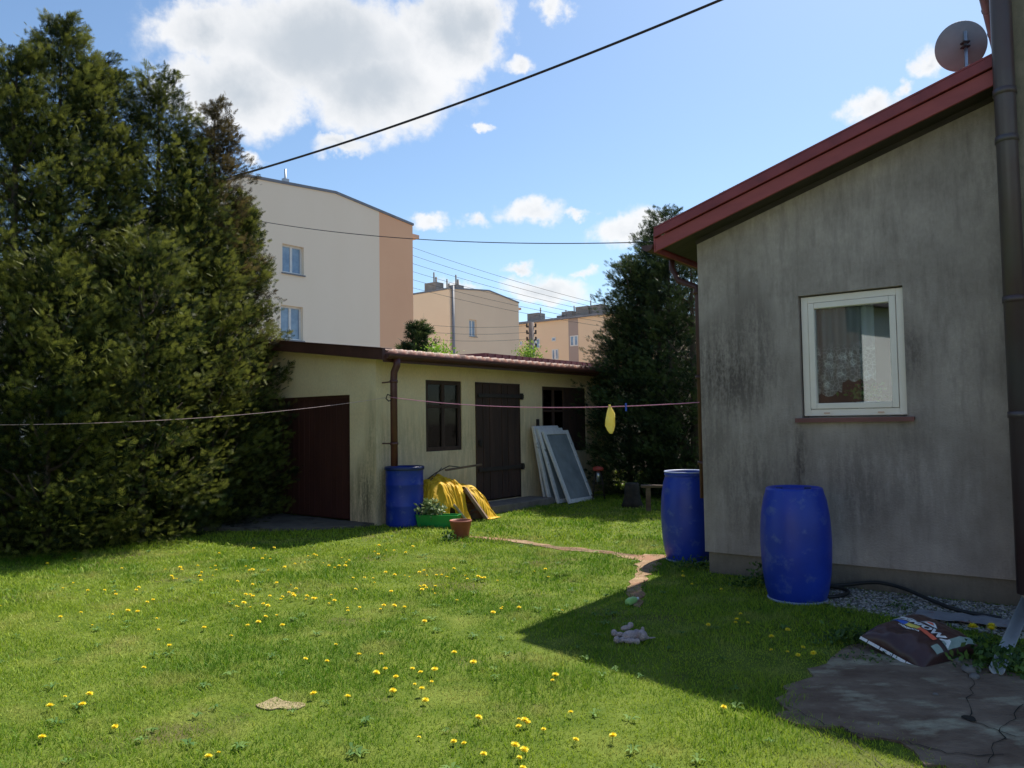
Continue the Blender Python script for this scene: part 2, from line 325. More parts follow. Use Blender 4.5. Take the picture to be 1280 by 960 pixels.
def npmesh(name, V, F, m, parent=None, tint=None, smooth=False):
    """V (n,3), F (k,4) quads in numpy"""
    me = bpy.data.meshes.new(name); k = F.shape[1]
    me.vertices.add(len(V)); me.vertices.foreach_set('co', V.astype(np.float32).ravel())
    me.loops.add(F.size); me.loops.foreach_set('vertex_index', F.astype(np.int32).ravel())
    me.polygons.add(len(F)); me.polygons.foreach_set('loop_start', np.arange(0, F.size, k, dtype=np.int32))
    me.polygons.foreach_set('loop_total', np.full(len(F), k, dtype=np.int32))
    me.update(calc_edges=True)
    if tint is not None:
        a = me.attributes.new('tint', 'FLOAT', 'POINT'); a.data.foreach_set('value', tint.astype(np.float32))
    me.materials.append(m)
    o = bpy.data.objects.new(name, me); S.collection.objects.link(o)
    if parent: o.parent = parent
    return o
def inpoly(P, poly):
    x, y = P[:, 0], P[:, 1]; r = np.zeros(len(P), bool); n = len(poly)
    for i in range(n):
        x0, y0 = poly[i][:2]; x1, y1 = poly[(i+1) % n][:2]
        c = ((y0 > y) != (y1 > y)) & (x < (x1-x0)*(y-y0)/((y1-y0) or 1e-9)+x0); r ^= c
    return r
def smooth_poly(pts, it=2):
    for _ in range(it):
        q = []
        for i in range(len(pts)):
            a = Vector(pts[i]); b = Vector(pts[(i+1) % len(pts)]); q += [a*.75+b*.25, a*.25+b*.75]
        pts = q
    return pts
def sheet(name, poly, z0, z1, m, jitter=0):   # low slab with irregular outline
    poly = [(p[0], p[1]) for p in poly]; mb = MB(); mb.prism(poly, 'z', z0, z1); return mb.build(name, m)

TH = -rad(38.0)                         # the whole block of buildings shares one grid direction
def grid_local(root):                   # world -> local of an empty
    return Matrix.Translation(root.location) @ Matrix.Rotation(root.rotation_euler.z, 4, 'Z')

# ------------------------------------------------------------ ground
def sheet_early(name, p, z): return MB().add([(x, y, z) for x, y in p], [(0,1,2,3)]).build(name, M['soil'])
tag(MB().add([(-900,-900,0),(900,-900,0),(900,900,0),(-900,900,0)], [(0,1,2,3)]).build('ground', mat('dry_ground', (.13,.10,.075), (.22,.18,.14), scale=.3, rough=.95), None), kind='structure')
tag(sheet_early('lawn', [(-14,-6),(14,-6),(14,19),(-14,19)], .004), kind='structure')
HOUSE = Vector((1.955, 7.96, 0)); HTH = -rad(36.5)
hx = Vector((math.cos(HTH), math.sin(HTH), 0)); hy = Vector((-math.sin(HTH), math.cos(HTH), 0))
SHED = Vector((-2.12, 11.95, 0)); STH = TH
sxv = Vector((math.cos(STH), math.sin(STH), 0)); syv = Vector((-math.sin(STH), math.cos(STH), 0))
def HL(x, y, z=0): return HOUSE+hx*x+hy*y+Vector((0,0,z))
def SL(x, y, z=0): return SHED+sxv*x+syv*y+Vector((0,0,z))

slab_px = [(1022,832),(985,862),(966,890),(972,908),(1040,913),(1122,934),(1185,968),(1300,1010),(1420,960),(1400,860),(1260,845),(1185,812),(1090,800)]
slab_poly = smooth_poly([G(*p) for p in slab_px], 1)
def wobble(poly, amp, step=.06, seed=0):
    out = []; random.seed(seed)
    for i in range(len(poly)):
        a = Vector(poly[i][:2]); b = Vector(poly[(i+1) % len(poly)][:2]); k = max(1, int((b-a).length/step))
        for j in range(k):
            p = a.lerp(b, j/k); q = noise.noise_vector(Vector((p.x*6, p.y*6, seed))); out.append((p.x+q.x*amp, p.y+q.y*amp))
    return out
slab_poly = wobble(slab_poly, .11)
# slab cut in three by cracks: separate level pieces of one paving
tag(sheet('concrete_slab', slab_poly, -.05, .016, M['slab']), kind='structure')
crk = MB()
for pts in ([(985,880),(1030,905),(1090,922),(1130,925),(1180,940),(1260,944)], [(1190,775+45),(1215,850),(1212,900),(1280,925)], [(1280,880),(1250,915),(1235,960)], [(1060,912),(1075,935),(1110,962)]):
    w = [G(*p, .021) for p in pts]; fine = []
    for i in range(len(w)-1):
        for j in range(8):
            p = w[i].lerp(w[i+1], j/8); q = noise.noise_vector(p*14)*.03+noise.noise_vector(p*50)*.018; fine.append(p+Vector((q.x, q.y, 0)))
    for i in range(len(fine)-1):
        d = (fine[i+1]-fine[i]).normalized(); s_ = Vector((-d.y, d.x, 0)); a = 0.001+.006*abs(noise.noise(fine[i]*7)); b = 0.001+.006*abs(noise.noise(fine[i+1]*7))
        crk.add([fine[i]-s_*a, fine[i]+s_*a, fine[i+1]+s_*b, fine[i+1]-s_*b], [(0,1,2,3)])
hp = G(1212, 898, .021)
crk.add([hp+Vector((math.cos(t)*.03*(1+.3*math.sin(3*t)), math.sin(t)*.045, .001)) for t in np.linspace(0, 6.28, 12)[:-1]], [tuple(range(11))])
tag(crk.build('slab_cracks', mat('crack_dirt', (.012,.011,.008), rough=1)), kind='structure')
apron_poly = wobble([SL(-3.6,-.02), SL(-.02,-.02), SL(-.15,-.5), SL(-.9,-1.2), SL(-2.2,-2.0), SL(-3.6,-2.2)], .08, seed=3)
tag(sheet('concrete_apron', apron_poly, -.05, .045, M['apron']), kind='structure')
path_px = [(585,671),(640,676),(700,686),(760,691),(812,700)]
pw = [G(*p) for p in path_px]
L1 = [p+Vector((0,.02,0)) for p in pw]
def strip(pts, w):
    a = []; b = []
    for i, p in enumerate(pts):
        t = (pts[min(i+1, len(pts)-1)]-pts[max(i-1, 0)]).normalized(); s_ = Vector((-t.y, t.x, 0))*w[i]/2; a.append(p+s_); b.append(p-s_)
    return a+b[::-1]
path_poly = wobble(strip(pw, [.10,.16,.20,.20,.26]), .07, seed=5)
path2_poly = wobble(strip([G(820,695), G(812,705), G(800,722), G(792,742), G(800,760)], [.3,.22,.15,.12,.04]), .08, seed=6)
tag(sheet('worn_path', path_poly, -.02, .010, M['path']), kind='structure')
tag(sheet('worn_patch', path2_poly, -.02, .014, M['path']), kind='structure')
gravel_poly = [HL(.95,-.02), HL(.95,-.42), HL(1.35,-.75), HL(2.1,-.95), HL(3.0,-1.1), HL(3.6,-.9), HL(3.6,-.02)]
bare_polys = [[G(350+(20+9*math.sin(2*t+1))*math.cos(t), 883+(7+2.5*math.sin(3*t))*math.sin(t)) for t in np.linspace(0, 6.28, 20)[:-1]]]
for bp in bare_polys: tag(sheet('bare_patch', wobble([tuple(p[:2]) for p in bare_polys[bare_polys.index(bp)]], .04, seed=8), -.02, .012, M['bare']), kind='structure')
shed_foot = [SL(-5.5,.02), SL(0.03,.02), SL(.03,7.5), SL(-6,7.5)]
step_poly = [SL(0,2.1), SL(.62,2.1), SL(.62,3.95), SL(0,3.95)]
house_foot = [HL(0,0), HL(6,0), HL(8,9), HL(0,9)]
moss_poly = [SL(.0,.1), SL(.45,.1), SL(.4,6.2), SL(0,6.2)]

# ---- grass: every blade a bent strip, blade density falling with distance
def grass():
    P = []; 
    for (y0, y1, dens, hh, ww) in ((1.5,3.2,900,.035,.006),(3.2,5,6500,.027,.0042),(5,7,4600,.028,.005),(7,10,2600,.032,.0075),(10,17,1000,.04,.013),(17,24,200,.06,.03)):
        x0, x1 = -y1*.75-1.2, y1*.75+1.2
        n = int((x1-x0)*(y1-y0)*dens); q = np.column_stack([RNG.uniform(x0, x1, n), RNG.uniform(y0, y1, n), np.full(n, hh), np.full(n, ww)]); P.append(q)
    P = np.vstack(P)
    keep = np.abs(P[:, 0]) < P[:, 1]*.72+1.2
    J = P[:, :2]+RNG.normal(0, .02, (len(P), 2))
    keep &= ~inpoly(P[:, :2]+RNG.normal(0, .085, (len(P), 2)), slab_poly)
    for poly in (apron_poly, shed_foot, step_poly, house_foot): keep &= ~inpoly(J, poly)
    J2 = P[:, :2]+RNG.normal(0, .035, (len(P), 2))
    for poly in (path_poly, path2_poly, gravel_poly): keep &= ~(inpoly(J2, poly) & (RNG.random(len(P)) < .93))
    keep &= ~(inpoly(P[:, :2]+RNG.normal(0, .05, (len(P), 2)), bare_polys[0]) & (RNG.random(len(P)) < .62))
    # bare soil under the thuja row
    edge = [(-8,8.6),(-6.6,9.3),(-5.2,10.2),(-4.3,11.3),(-4.2,13),(-4.5,14.5),(-12,14.5),(-12,8)]
    keep &= ~(inpoly(P[:, :2]+RNG.normal(0, .15, (len(P), 2)), edge) & (RNG.random(len(P)) < .8))
    P = P[keep]; n = len(P)
    # patchy length and colour
    def pn(s, o): return np.array([noise.noise(Vector((x*s+o, y*s, o))) for x, y in GRID])
    gx, gy = np.meshgrid(np.arange(-20, 20, .25), np.arange(0, 25, .25)); GRID = np.column_stack([gx.ravel(), gy.ravel()])
    def samp(s, o):
        t = pn(s, o).reshape(gx.shape); u = (P[:, 0]+20)/.25; w = P[:, 1]/.25
        i = np.clip(u.astype(int), 0, gx.shape[1]-2); j = np.clip(w.astype(int), 0, gx.shape[0]-2); fu = u-i; fw = w-j
        return (t[j, i]*(1-fu)+t[j, i+1]*fu)*(1-fw)+(t[j+1, i]*(1-fu)+t[j+1, i+1]*fu)*fw
    a = samp(1.3, 3.1); b = samp(.5, 9.7); c = samp(2.9, 5.5)
    tall = np.clip(1+a*.9+c*.5, .5, 1.9)
    H = P[:, 2]*tall*RNG.uniform(.45, 1.35, n); Wd = P[:, 3]*RNG.uniform(.6, 1.3, n)
    tint = np.clip(.52-a*.35+b*.4-c*.2+RNG.normal(0, .2, n), 0, 1)
    ph = RNG.uniform(0, 2*np.pi, n); lean = RNG.uniform(.2, 1.3, n)*H; ld = RNG.uniform(0, 2*np.pi, n)
    wx, wy = np.cos(ph)*Wd/2, np.sin(ph)*Wd/2; lx, ly = np.cos(ld)*lean, np.sin(ld)*lean
    x, y = P[:, 0], P[:, 1]; z = np.zeros(n)
    V = np.stack([np.column_stack([x-wx, y-wy, z]), np.column_stack([x+wx, y+wy, z]),
                  np.column_stack([x+wx*.8+lx*.3, y+wy*.8+ly*.3, H*.6]), np.column_stack([x-wx*.8+lx*.3, y-wy*.8+ly*.3, H*.6]),
                  np.column_stack([x+lx, y+ly, H])], 1).reshape(-1, 3)
    base = np.arange(n)*5
    F = np.concatenate([np.column_stack([base, base+1, base+2, base+3]), np.column_stack([base+3, base+2, base+4, base+4])])
    # top piece as a triangle: build both face kinds as tris
    T = np.concatenate([np.column_stack([base, base+1, base+2]), np.column_stack([base, base+2, base+3]), np.column_stack([base+3, base+2, base+4])])
    o = npmesh('grass', V, T, M['grass'], tint=np.repeat(tint, 5)); tag(o, label='short green mown grass of the lawn', cat='grass', kind='stuff')
grass()

def lawn_weeds():
    Vs = []; Fs = []; T = []; o = 0
    for _ in range(230):
        y = RNG.uniform(3.4, 11); x = RNG.uniform(-.72, .72)*y; c = np.array([[x, y]])
        if any(inpoly(c, p)[0] for p in (slab_poly, apron_poly, house_foot, shed_foot, path_poly, path2_poly)): continue
        k = RNG.integers(5, 11); L_ = RNG.uniform(.03, .065)
        for i in range(k):
            a = 6.28*i/k+RNG.normal(0, .3); d = np.array([np.cos(a), np.sin(a)]); s_ = np.array([-d[1], d[0]]); l = L_*RNG.uniform(.6, 1.2); w = l*.16
            z = RNG.uniform(.022, .04)
            Vs += [[x, y, .01], [*(c[0]+d*l*.45+s_*w), z], [*(c[0]+d*l), z*.8], [*(c[0]+d*l*.45-s_*w), z]]; Fs.append([o, o+1, o+2, o+3]); o += 4; T += [RNG.random()]*4
    w = npmesh('lawn_weeds', np.array(Vs), np.array(Fs), M['weedlawn'], tint=np.array(T)); tag(w, label='flat broad-leaved weeds scattered through the lawn', cat='weeds', kind='stuff')
lawn_weeds()

# ---- gravel
def stones(name, poly, n, smin, smax, m, z=0.0):
    P = []
    xs = [p[0] for p in poly]; ys = [p[1] for p in poly]
    while len(P) < n:
        q = np.column_stack([RNG.uniform(min(xs), max(xs), n), RNG.uniform(min(ys), max(ys), n)]); P += list(q[inpoly(q, poly)])
    P = np.array(P[:n]); s = RNG.uniform(smin, smax, n)
    bm = bmesh.new(); bmesh.ops.create_icosphere(bm, subdivisions=1, radius=1); bv = np.array([v.co[:] for v in bm.verts]); bf = np.array([[v.index for v in f.verts] for f in bm.faces]); bm.free()
    sc = s[:, None]*RNG.uniform(.6, 1.2, (n, 3))*np.array([1,1,.6]); ang = RNG.uniform(0, 6.28, n)
    V = bv[None]*(1+RNG.normal(0, .12, (n, len(bv), 1)))*sc[:, None, :]; ca, sa = np.cos(ang)[:, None], np.sin(ang)[:, None]
    X = V[:, :, 0]*ca-V[:, :, 1]*sa+P[:, 0:1]; Y = V[:, :, 0]*sa+V[:, :, 1]*ca+P[:, 1:2]; Z = V[:, :, 2]+z+RNG.uniform(0, .015, (n, 1))
    F = (bf[None]+(np.arange(n)*len(bv))[:, None, None]).reshape(-1, 3)
    return npmesh(name, np.stack([X, Y, Z], -1).reshape(-1, 3), F, m, tint=np.repeat(RNG.random(n), len(bv)))
tag(stones('gravel', gravel_poly, 9000, .006, .017, M['gravel']), label='grey gravel strip along the house wall', cat='gravel', kind='stuff')

# ------------------------------------------------------------ stucco house on the right
def wall_grid(mb, u0, u1, z0, z1, holes, axis, a, b):
    """wall slab with rectangular holes: holes = (u0,u1,z0,z1) sorted along u; thickness a..b on the other axis"""
    def bx(p, q, r, s_):
        if q-p < 1e-4 or s_-r < 1e-4: return
        if axis == 'x': mb.box(p, q, a, b, r, s_)
        else: mb.box(a, b, p, q, r, s_)
    c = u0
    for (h0, h1, k0, k1) in holes:
        bx(c, h0, z0, z1); bx(h0, h1, z0, k0); bx(h0, h1, k1, z1); c = h1
    bx(c, u1, z0, z1)
house = empty('stucco_house', HOUSE, HTH, label='grey stained stucco house with red roof edge and one white window', cat='house')
XR = 2.72; ZT0, SLP = 3.45, .307
def zr(x): return ZT0+SLP*x
wx0, wx1, wz0, wz1 = 1.01, 1.92, 1.575, 2.745
mb = MB(); zt = 3.3; FR = .05
wall_grid(mb, 0, XR, .22, zt, [(wx0, wx1, wz0, wz1)], 'x', 0, .25)
mb.prism([(0,zt),(XR,zt),(XR,zr(XR)-FR),(0,zr(0)-FR)], 'y', 0, .25)
mb.prism([(.25,.22),(.25,3.38),(6,3.38),(6,.22)], 'x', 0, .24)
mb.build('wall', M['hwall'], house)
mb = MB(); mb.box(.03, XR, .03, .25, -.1, .217); mb.box(.03,.24,.25,6,-.1,.217); mb.build('plinth', M['hplinth'], house)
# rest of the building: taller block
mb = MB(); mb.box(XR+.002, 7, -.30, .25, .0, 6.0); mb.box(XR+.002, XR+.24, .25, 8, 3.2, 5.62); mb.build('tall_wall', M['hwall2'], house)
mb = MB(); mb.prism([(2.6,5.68),(7,7.2),(7,7.35),(2.6,5.83)], 'y', -.5, 8.3); tr = mb.build('tall_roof', M['soffit'], house)
mb = MB(); mb.tube([(2.56,-.5,5.66),(2.56,8.2,5.66)], .045, 12)
for k in range(14): mb.tube([(2.56,-.4+k*.6,5.66),(2.56,-.38+k*.6,5.66)], .052, 12)
mb.build('tall_gutter', M['roofedge'], house)
# lean-to roof
def slope_board(mb, x0, x1, y0, y1, lo, hi):
    mb.prism([(x0, zr(x0)+lo),(x1, zr(x1)+lo),(x1, zr(x1)+hi),(x0, zr(x0)+hi)], 'y', y0, y1)
YO = -.32; EX = .29
rf = MB(); slope_board(rf, -EX, XR-.002, YO+.03, 6.3, .0, .09); slope_board(rf, -.01, XR-.002, -.012, .2, -FR+.001, -.001); roof = rf.build('roof', M['soffit'], house)
mb = MB(); slope_board(mb, -EX-.03, XR-.004, YO-.035, 6.35, .195, .215); slope_board(mb, -EX-.03, XR-.004, YO-.035, YO-.005, .105, .194); mb.build('roof_flashing', M['redmetal'], roof, .004)
mb = MB(); slope_board(mb, -EX-.03, XR-.006, YO, YO+.028, -.035, .10); mb.prism([(-EX-.05, zr(-EX)-.05),(-EX-.031,zr(-EX)-.05),(-EX-.031,zr(-EX)+.16),(-EX-.05,zr(-EX)+.16)], 'y', YO, 6.3); mb.build('bargeboard', M['redmetal2'], roof, .004)
mb = MB(); gpts = []
for k in range(9):
    w = math.pi+math.pi*k/8; gpts.append((-EX-.11+.065*math.cos(w), zr(-EX)+.03+.065*math.sin(w)))
gp2 = [(-EX-.11+.06*math.cos(math.pi+math.pi*k/8), zr(-EX)+.03+.06*math.sin(math.pi+math.pi*k/8)) for k in range(8,-1,-1)]
mb.prism(gpts+gp2, 'y', YO-.02, 6.3); mb.prism(gpts, 'y', YO-.03, YO-.02); mb.build('gutter', M['brownmetal'], house)
mb = MB(); zz = zr(-EX)
mb.tube([(-EX-.11,.25,zz-.03),(-EX-.11,.25,zz-.12),(-.3,.2,zz-.28),(-.075,.14,zz-.38),(-.06,.13,zz-.5),(-.06,.13,.75)], .032, 12)
for z in (2.9,2.0,1.1): mb.tube([(-.06,.13,z),(-.06,.13,z+.035)], .048, 12)
mb.build('downpipe', M['brownmetal'], house)
mb = MB(); px_, py_ = 2.775, -.42
mb.tube([(px_,py_,.2),(px_,py_,5.2),(px_-.05,py_+.02,5.5),(2.55,-.3,5.72)], .075, 20)
for z in (1.55,2.45,3.72,4.1): mb.tube([(px_,py_,z),(px_,py_,z+.05)], .083, 20)
mb.build('downpipe', M['pipegrey'], house)
# room behind the window
mb = MB(); x0,x1,y0,y1,z0,z1 = .3,2.4,.255,2.6,.9,3.2
mb.add([(x0,y0,z0),(x1,y0,z0),(x1,y1,z0),(x0,y1,z0),(x0,y0,z1),(x1,y0,z1),(x1,y1,z1),(x0,y1,z1)], [(0,1,2,3),(4,5,6,7),(0,3,7,4),(1,2,6,5),(2,3,7,6)]); mb.build('room', M['room'], house)
# window
win = MB(); f = .055
def ring(mb, x0, x1, z0, z1, f, y0, y1):
    mb.box(x0, x0+f, y0, y1, z0, z1); mb.box(x1-f, x1, y0, y1, z0, z1); mb.box(x0+f, x1-f, y0, y1, z0, z0+f); mb.box(x0+f, x1-f, y0, y1, z1-f, z1)
ring(win, wx0+.012, wx1-.004, wz0+.015, wz1-.012, .062, .045, .12); W1 = win.build('window', M['pvc'], house, .004)
mb = MB(); ring(mb, wx0+.077, wx1-.069, wz0+.080, wz1-.077, .055, .035, .105); mb.build('sash', M['pvc'], W1, .006)
mb = MB(); mb.box(wx0+.13, wx1-.12, .075, .079, wz0+.133, wz1-.13); mb.build('pane', M['glass'], W1)
mb = MB(); mb.box(wx0-.05, wx1+.06, -.055, .06, wz0-.03, wz0-.004); mb.box(wx0-.05, wx1+.06, -.055, -.045, wz0-.045, wz0-.03); mb.build('sill', mat('dull_red_sill', (.16,.055,.05), (.21,.075,.065), scale=6, rough=.6), W1)
mb = MB(); mb.box(wx0-.05,wx1+.05,.26,.42,wz0-.05,wz0+.03); mb.build('inner_sill', M['white'], W1)
for xx in (wx0+.22, wx1-.22):
    mb = MB(); mb.box(xx-.025,xx+.025,.03,.045,wz0+.035,wz0+.047); mb.build('drain_cap', M['bAr'], W1)

# curtain with scalloped lace hem, inside the room
def lace_mat():
    m = bpy.data.materials.new('lace'); m.use_nodes = True; t = m.node_tree; b = t.nodes['Principled BSDF']; n = t.nodes.new; l = t.links.new
    b.inputs['Base Color'].default_value = (.92,.92,.93,1); b.inputs['Roughness'].default_value = .9
    tc = n('ShaderNodeTexCoord'); sp = n('ShaderNodeSeparateXYZ'); l(tc.outputs['Object'], sp.inputs[0])
    vo = n('ShaderNodeTexVoronoi'); vo.feature = 'DISTANCE_TO_EDGE'; vo.inputs['Scale'].default_value = 26; l(tc.outputs['Object'], vo.inputs[0])
    v2 = n('ShaderNodeTexVoronoi'); v2.inputs['Scale'].default_value = 9; l(tc.outputs['Object'], v2.inputs[0])
    r = n('ShaderNodeMapRange'); r.inputs[1].default_value = .02; r.inputs[2].default_value = .10; r.inputs[3].default_value = 1.0; r.inputs[4].default_value = .55; l(vo.outputs['Distance'], r.inputs[0])
    r2 = n('ShaderNodeMapRange'); r2.inputs[1].default_value = .25; r2.inputs[2].default_value = .45; r2.inputs[3].default_value = 1.0; r2.inputs[4].default_value = .55; l(v2.outputs['Distance'], r2.inputs[0])
    mu = n('ShaderNodeMath'); mu.operation = 'MULTIPLY'; l(r.outputs[0], mu.inputs[0]); l(r2.outputs[0], mu.inputs[1])
    # plain sheer net above the lace band
    hz = n('ShaderNodeMapRange'); hz.inputs[1].default_value = wz0+.62; hz.inputs[2].default_value = wz0+.72; l(sp.outputs[2], hz.inputs[0])
    mm = n('ShaderNodeMixRGB'); l(hz.outputs[0], mm.inputs[0]); l(mu.outputs[0], mm.inputs[1]); mm.inputs[2].default_value = (.34,.34,.34,1)
    l(mm.outputs[0], b.inputs['Alpha']); return m
mb = MB(); nu, nv = 90, 14; vs = []; fs = []
for i in range(nu+1):
    u = i/nu; x = wx0-.02+.66*u; y = .135+.018*math.sin(u*34)+.01*math.sin(u*11)
    zb = wz0+.22+.06*u-.045*abs(math.sin(u*math.pi*4.0))
    if u > .55: zb = wz0+.36-.03*abs(math.sin(u*20))
    for j in range(nv+1): vs.append((x, y, zb+(wz1+.05-zb)*j/nv))
for i in range(nu):
    for j in range(nv): a = i*(nv+1)+j; fs.append((a, a+nv+1, a+nv+2, a+1))
cur = empty('lace_curtain', HOUSE, HTH, label='white net curtain with scalloped lace hem behind the house window', cat='curtain')
MB().add(vs, fs, True).build('net', lace_mat(), cur)

# ------------------------------------------------------------ leaf things
def leaves(n, centre, spread, size, up=.4):
    """n pointed leaves: returns V, tris"""
    c = np.array(centre)+RNG.normal(0, 1, (n, 3))*np.array(spread)
    d = RNG.normal(0, 1, (n, 3)); d[:, 2] = np.abs(d[:, 2])*up+.1; d /= np.linalg.norm(d, axis=1)[:, None]
    s = np.cross(d, RNG.normal(0, 1, (n, 3))); s /= np.linalg.norm(s, axis=1)[:, None]
    L_ = size*RNG.uniform(.6, 1.3, (n, 1)); w = L_*.28
    V = np.stack([c, c+d*L_*.5+s*w, c+d*L_, c+d*L_*.5-s*w], 1).reshape(-1, 3); b = np.arange(n)*4
    return V, np.column_stack([b, b+1, b+2, b+3])
def leafobj(name, n, centre, spread, size, m, parent=None, up=.4):
    V, F = leaves(n, centre, spread, size, up); V[:, 2] = np.maximum(V[:, 2], .004)
    return npmesh(name, V, F, m, parent, tint=np.repeat(RNG.random(n), 4))
pp = empty('potted_flower', HL(wx0+.50, .33, wz0+.045), HTH, label='potted plant with salmon flowers on the sill inside the house window', cat='plant')
MB().lathe([(.0,0),(.055,0),(.075,.09),(.08,.09),(.08,.1),(.068,.1),(.066,.085),(0,.085)], seg=24).build('pot', M['white'], pp)
leafobj('foliage', 260, (0,0,.17), (.07,.05,.035), .055, mat('houseplant_leaf', (.06,.2,.03), (.14,.36,.06), scale=9, rough=.5, trans=.2, attr='tint'), pp)
for (a, b, c) in ((-.06,0,.25),(.02,-.03,.23),(.09,0,.22)):
    leafobj('blossom', 30, (a,b,c), (.012,.012,.01), .022, M['flower'], pp)

# ------------------------------------------------------------ satellite dish
dc = A(1203, 57, 8.4)
lx_ = (dc-HOUSE).dot(hx); roofz = zr(lx_)+.215
dish = empty('satellite_dish', (dc.x, dc.y, roofz), 0, label='grey satellite dish seen from behind above the red roof edge', cat='satellite dish')
ax = Vector((.25,.93,.30)).normalized()   # dish faces away, to the south and up
q = ax.to_track_quat('Z', 'Y').to_matrix()
mb = MB(); prof = [(0,0),(.08,.004),(.16,.018),(.22,.035),(.262,.05),(.268,.054),(.262,.056),(.2,.036),(.1,.014),(0,.006)]
mb.lathe(prof, seg=48); top = dc.z-roofz
mb.v = [tuple(q @ Vector(p) + Vector((0,0,top))) for p in mb.v]; mb.build('dish', M['dishgrey'], dish)
mb = MB(); mb.tube([(.0,-.06,0),(.0,-.06,top+.13)], .02, 10); mb.build('mast', M['chrome'], dish)
[MB().box(*q_).build('bracket', M['iron'], dish) for q_ in ((-.035,.035,-.09,-.015,top-.05,top-.035),(-.035,.035,-.09,-.015,top+.0,top+.015),(-.06,.06,-.1,.02,-.02,.01))]
mb = MB(); e = Vector((0,0,top)); p0 = q @ Vector((0,-.25,.04))+e; mb.tube([p0, q @ Vector((0,-.16,.32))+e], .01, 8); mb.tube([q @ Vector((0,-.16,.3))+e, q @ Vector((0,-.12,.24))+e], .025, 10); mb.build('feed_arm', M['dishgrey'], dish)

# ------------------------------------------------------------ yellow shed with garage gate
shed = empty('yellow_shed', SHED, STH, label='low yellow plastered shed with brown gate, plank door and tiled roof', cat='shed')
ZE = 2.62; GS = .12; GX0, GX1, GZ = -3.05, -.62, 2.05
mb = MB()
mb.box(-.25,0,0,.25,0,ZE); mb.box(GX1,-.25,0,.25,0,ZE); mb.box(GX0,GX1,0,.25,GZ,ZE); mb.box(-5,GX0,0,.25,0,ZE)
mb.prism([(-5,ZE),(0,ZE),(-3.4,ZE+GS*3.4-.01),(-5,ZE+GS*1.8)], 'y', 0, .25)
Wn = [(1.10,2.0,1.10,2.30),(4.42,6.05,.95,2.28)]; Dn = (2.36,3.66,.14,2.30)
wall_grid(mb, .25, 7.2, 0, ZE, [Wn[0], Dn, Wn[1]], 'y', -.25, 0)
mb.build('wall', M['ywall'], shed)
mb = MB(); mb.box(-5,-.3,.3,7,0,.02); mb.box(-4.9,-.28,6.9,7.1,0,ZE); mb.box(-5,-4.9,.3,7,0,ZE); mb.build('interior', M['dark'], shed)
mb = MB(); mb.box(GX0,GX1-.0,.06,.09,.05,GZ)
for k in range(17): mb.box(GX0+.02+k*.143,GX0+.035+k*.143,.052,.06,.07,GZ-.02)
gate = mb.build('gate', M['gate'], shed)
mb = MB(); mb.box(GX0,GX1,.045,.058,GZ-.05,GZ-.001); mb.box(GX1-.04,GX1,.043,.058,.05,GZ-.05); mb.box(GX0,GX0+.04,.043,.058,.05,GZ-.05); mb.build('gate_frame', M['brownmetal'], gate)
# roof
def tiled(y0, y1):
    vs = []; fs = []; ny = int((y1-y0)/.035); rows = [(.36,-.0),(.35,.03)]
    xs = []; x = .37
    while x > -3.4: xs.append((x, 0)); xs.append((x-.345, .028)); x -= .35
    prof = xs
    for i in range(ny+1):
        y = y0+(y1-y0)*i/ny; w = .5+.5*math.cos(2*math.pi*(y-y0)/.21); w = w**.7*.045
        for (x, dz) in prof: vs.append((x, y, ZE+.075-GS*min(x, .4)*1.0-(dz-.03)*-0-(dz)*1.0+w+.03))
    m_ = len(prof)
    for i in range(ny):
        for j in range(m_-1): a = i*m_+j; fs.append((a, a+1, a+m_+1, a+m_))
    # closed front lip
    o = len(vs)
    for i in range(ny+1): p = vs[i*m_]; vs.append((p[0], p[1], ZE+.075-GS*.37-.005))
    for i in range(ny): fs.append((i*m_, (i+1)*m_, o+i+1, o+i))
    return vs, fs
vs, fs = tiled(-.2, 7.4)
roof2 = MB().add(vs, fs, True).build('roof', M['tile'], shed)
mb = MB(); 
def gz(x): return ZE-GS*x if x > -3.4 else ZE+GS*3.4+GS*(x+3.4)
mb.prism([(.40,gz(.40)+.0),(.40,gz(.40)+.055),(-3.4,gz(-3.4)+.055),(-5.3,gz(-5.3)+.055),(-5.3,gz(-5.3)),(-3.4,gz(-3.4))], 'y', -.1, 7.35); mb.build('roof_deck', M['soffit'], roof2)
mb = MB(); z_ = lambda x, d: (x, gz(x)+d)
mb.prism([z_(.44,-.035),z_(.44,.135),z_(-3.4,.135),z_(-5.3,.135),z_(-5.3,-.035),z_(-3.4,-.035)], 'y', -.26, -.2)
mb.prism([z_(.44,.136),z_(.44,.15),z_(-3.4,.15),z_(-5.3,.15),z_(-5.3,.136),z_(-3.4,.136)], 'y', -.285, -.05)
mb.prism([z_(-3.4,.09),z_(-3.4,.13),z_(-5.3,.13),z_(-5.3,.09)], 'y', -.045, 7.4)
mb.build('verge_board', M['brownmetal'], roof2, .004)
mb = MB(); g1 = [(.455+.065*math.cos(math.pi+math.pi*k/8), ZE-.0+.065*math.sin(math.pi+math.pi*k/8)) for k in range(9)]; g2 = [(.455+.058*math.cos(math.pi+math.pi*k/8), ZE-.0+.058*math.sin(math.pi+math.pi*k/8)) for k in range(8,-1,-1)]
mb.prism(g1+g2, 'y', -.19, 7.35); mb.prism(g1, 'y', -.198, -.19); mb.box(.37,.385,-.19,7.35,ZE-.11,ZE+.02); mb.build('gutter', M['brownmetal'], shed)
mb = MB(); yy = .04
mb.tube([(.44,yy,ZE-.05),(.43,yy,ZE-.16),(.37,yy,ZE-.26),(.36,yy,ZE-.4),(.36,yy,.93)], .055, 14)
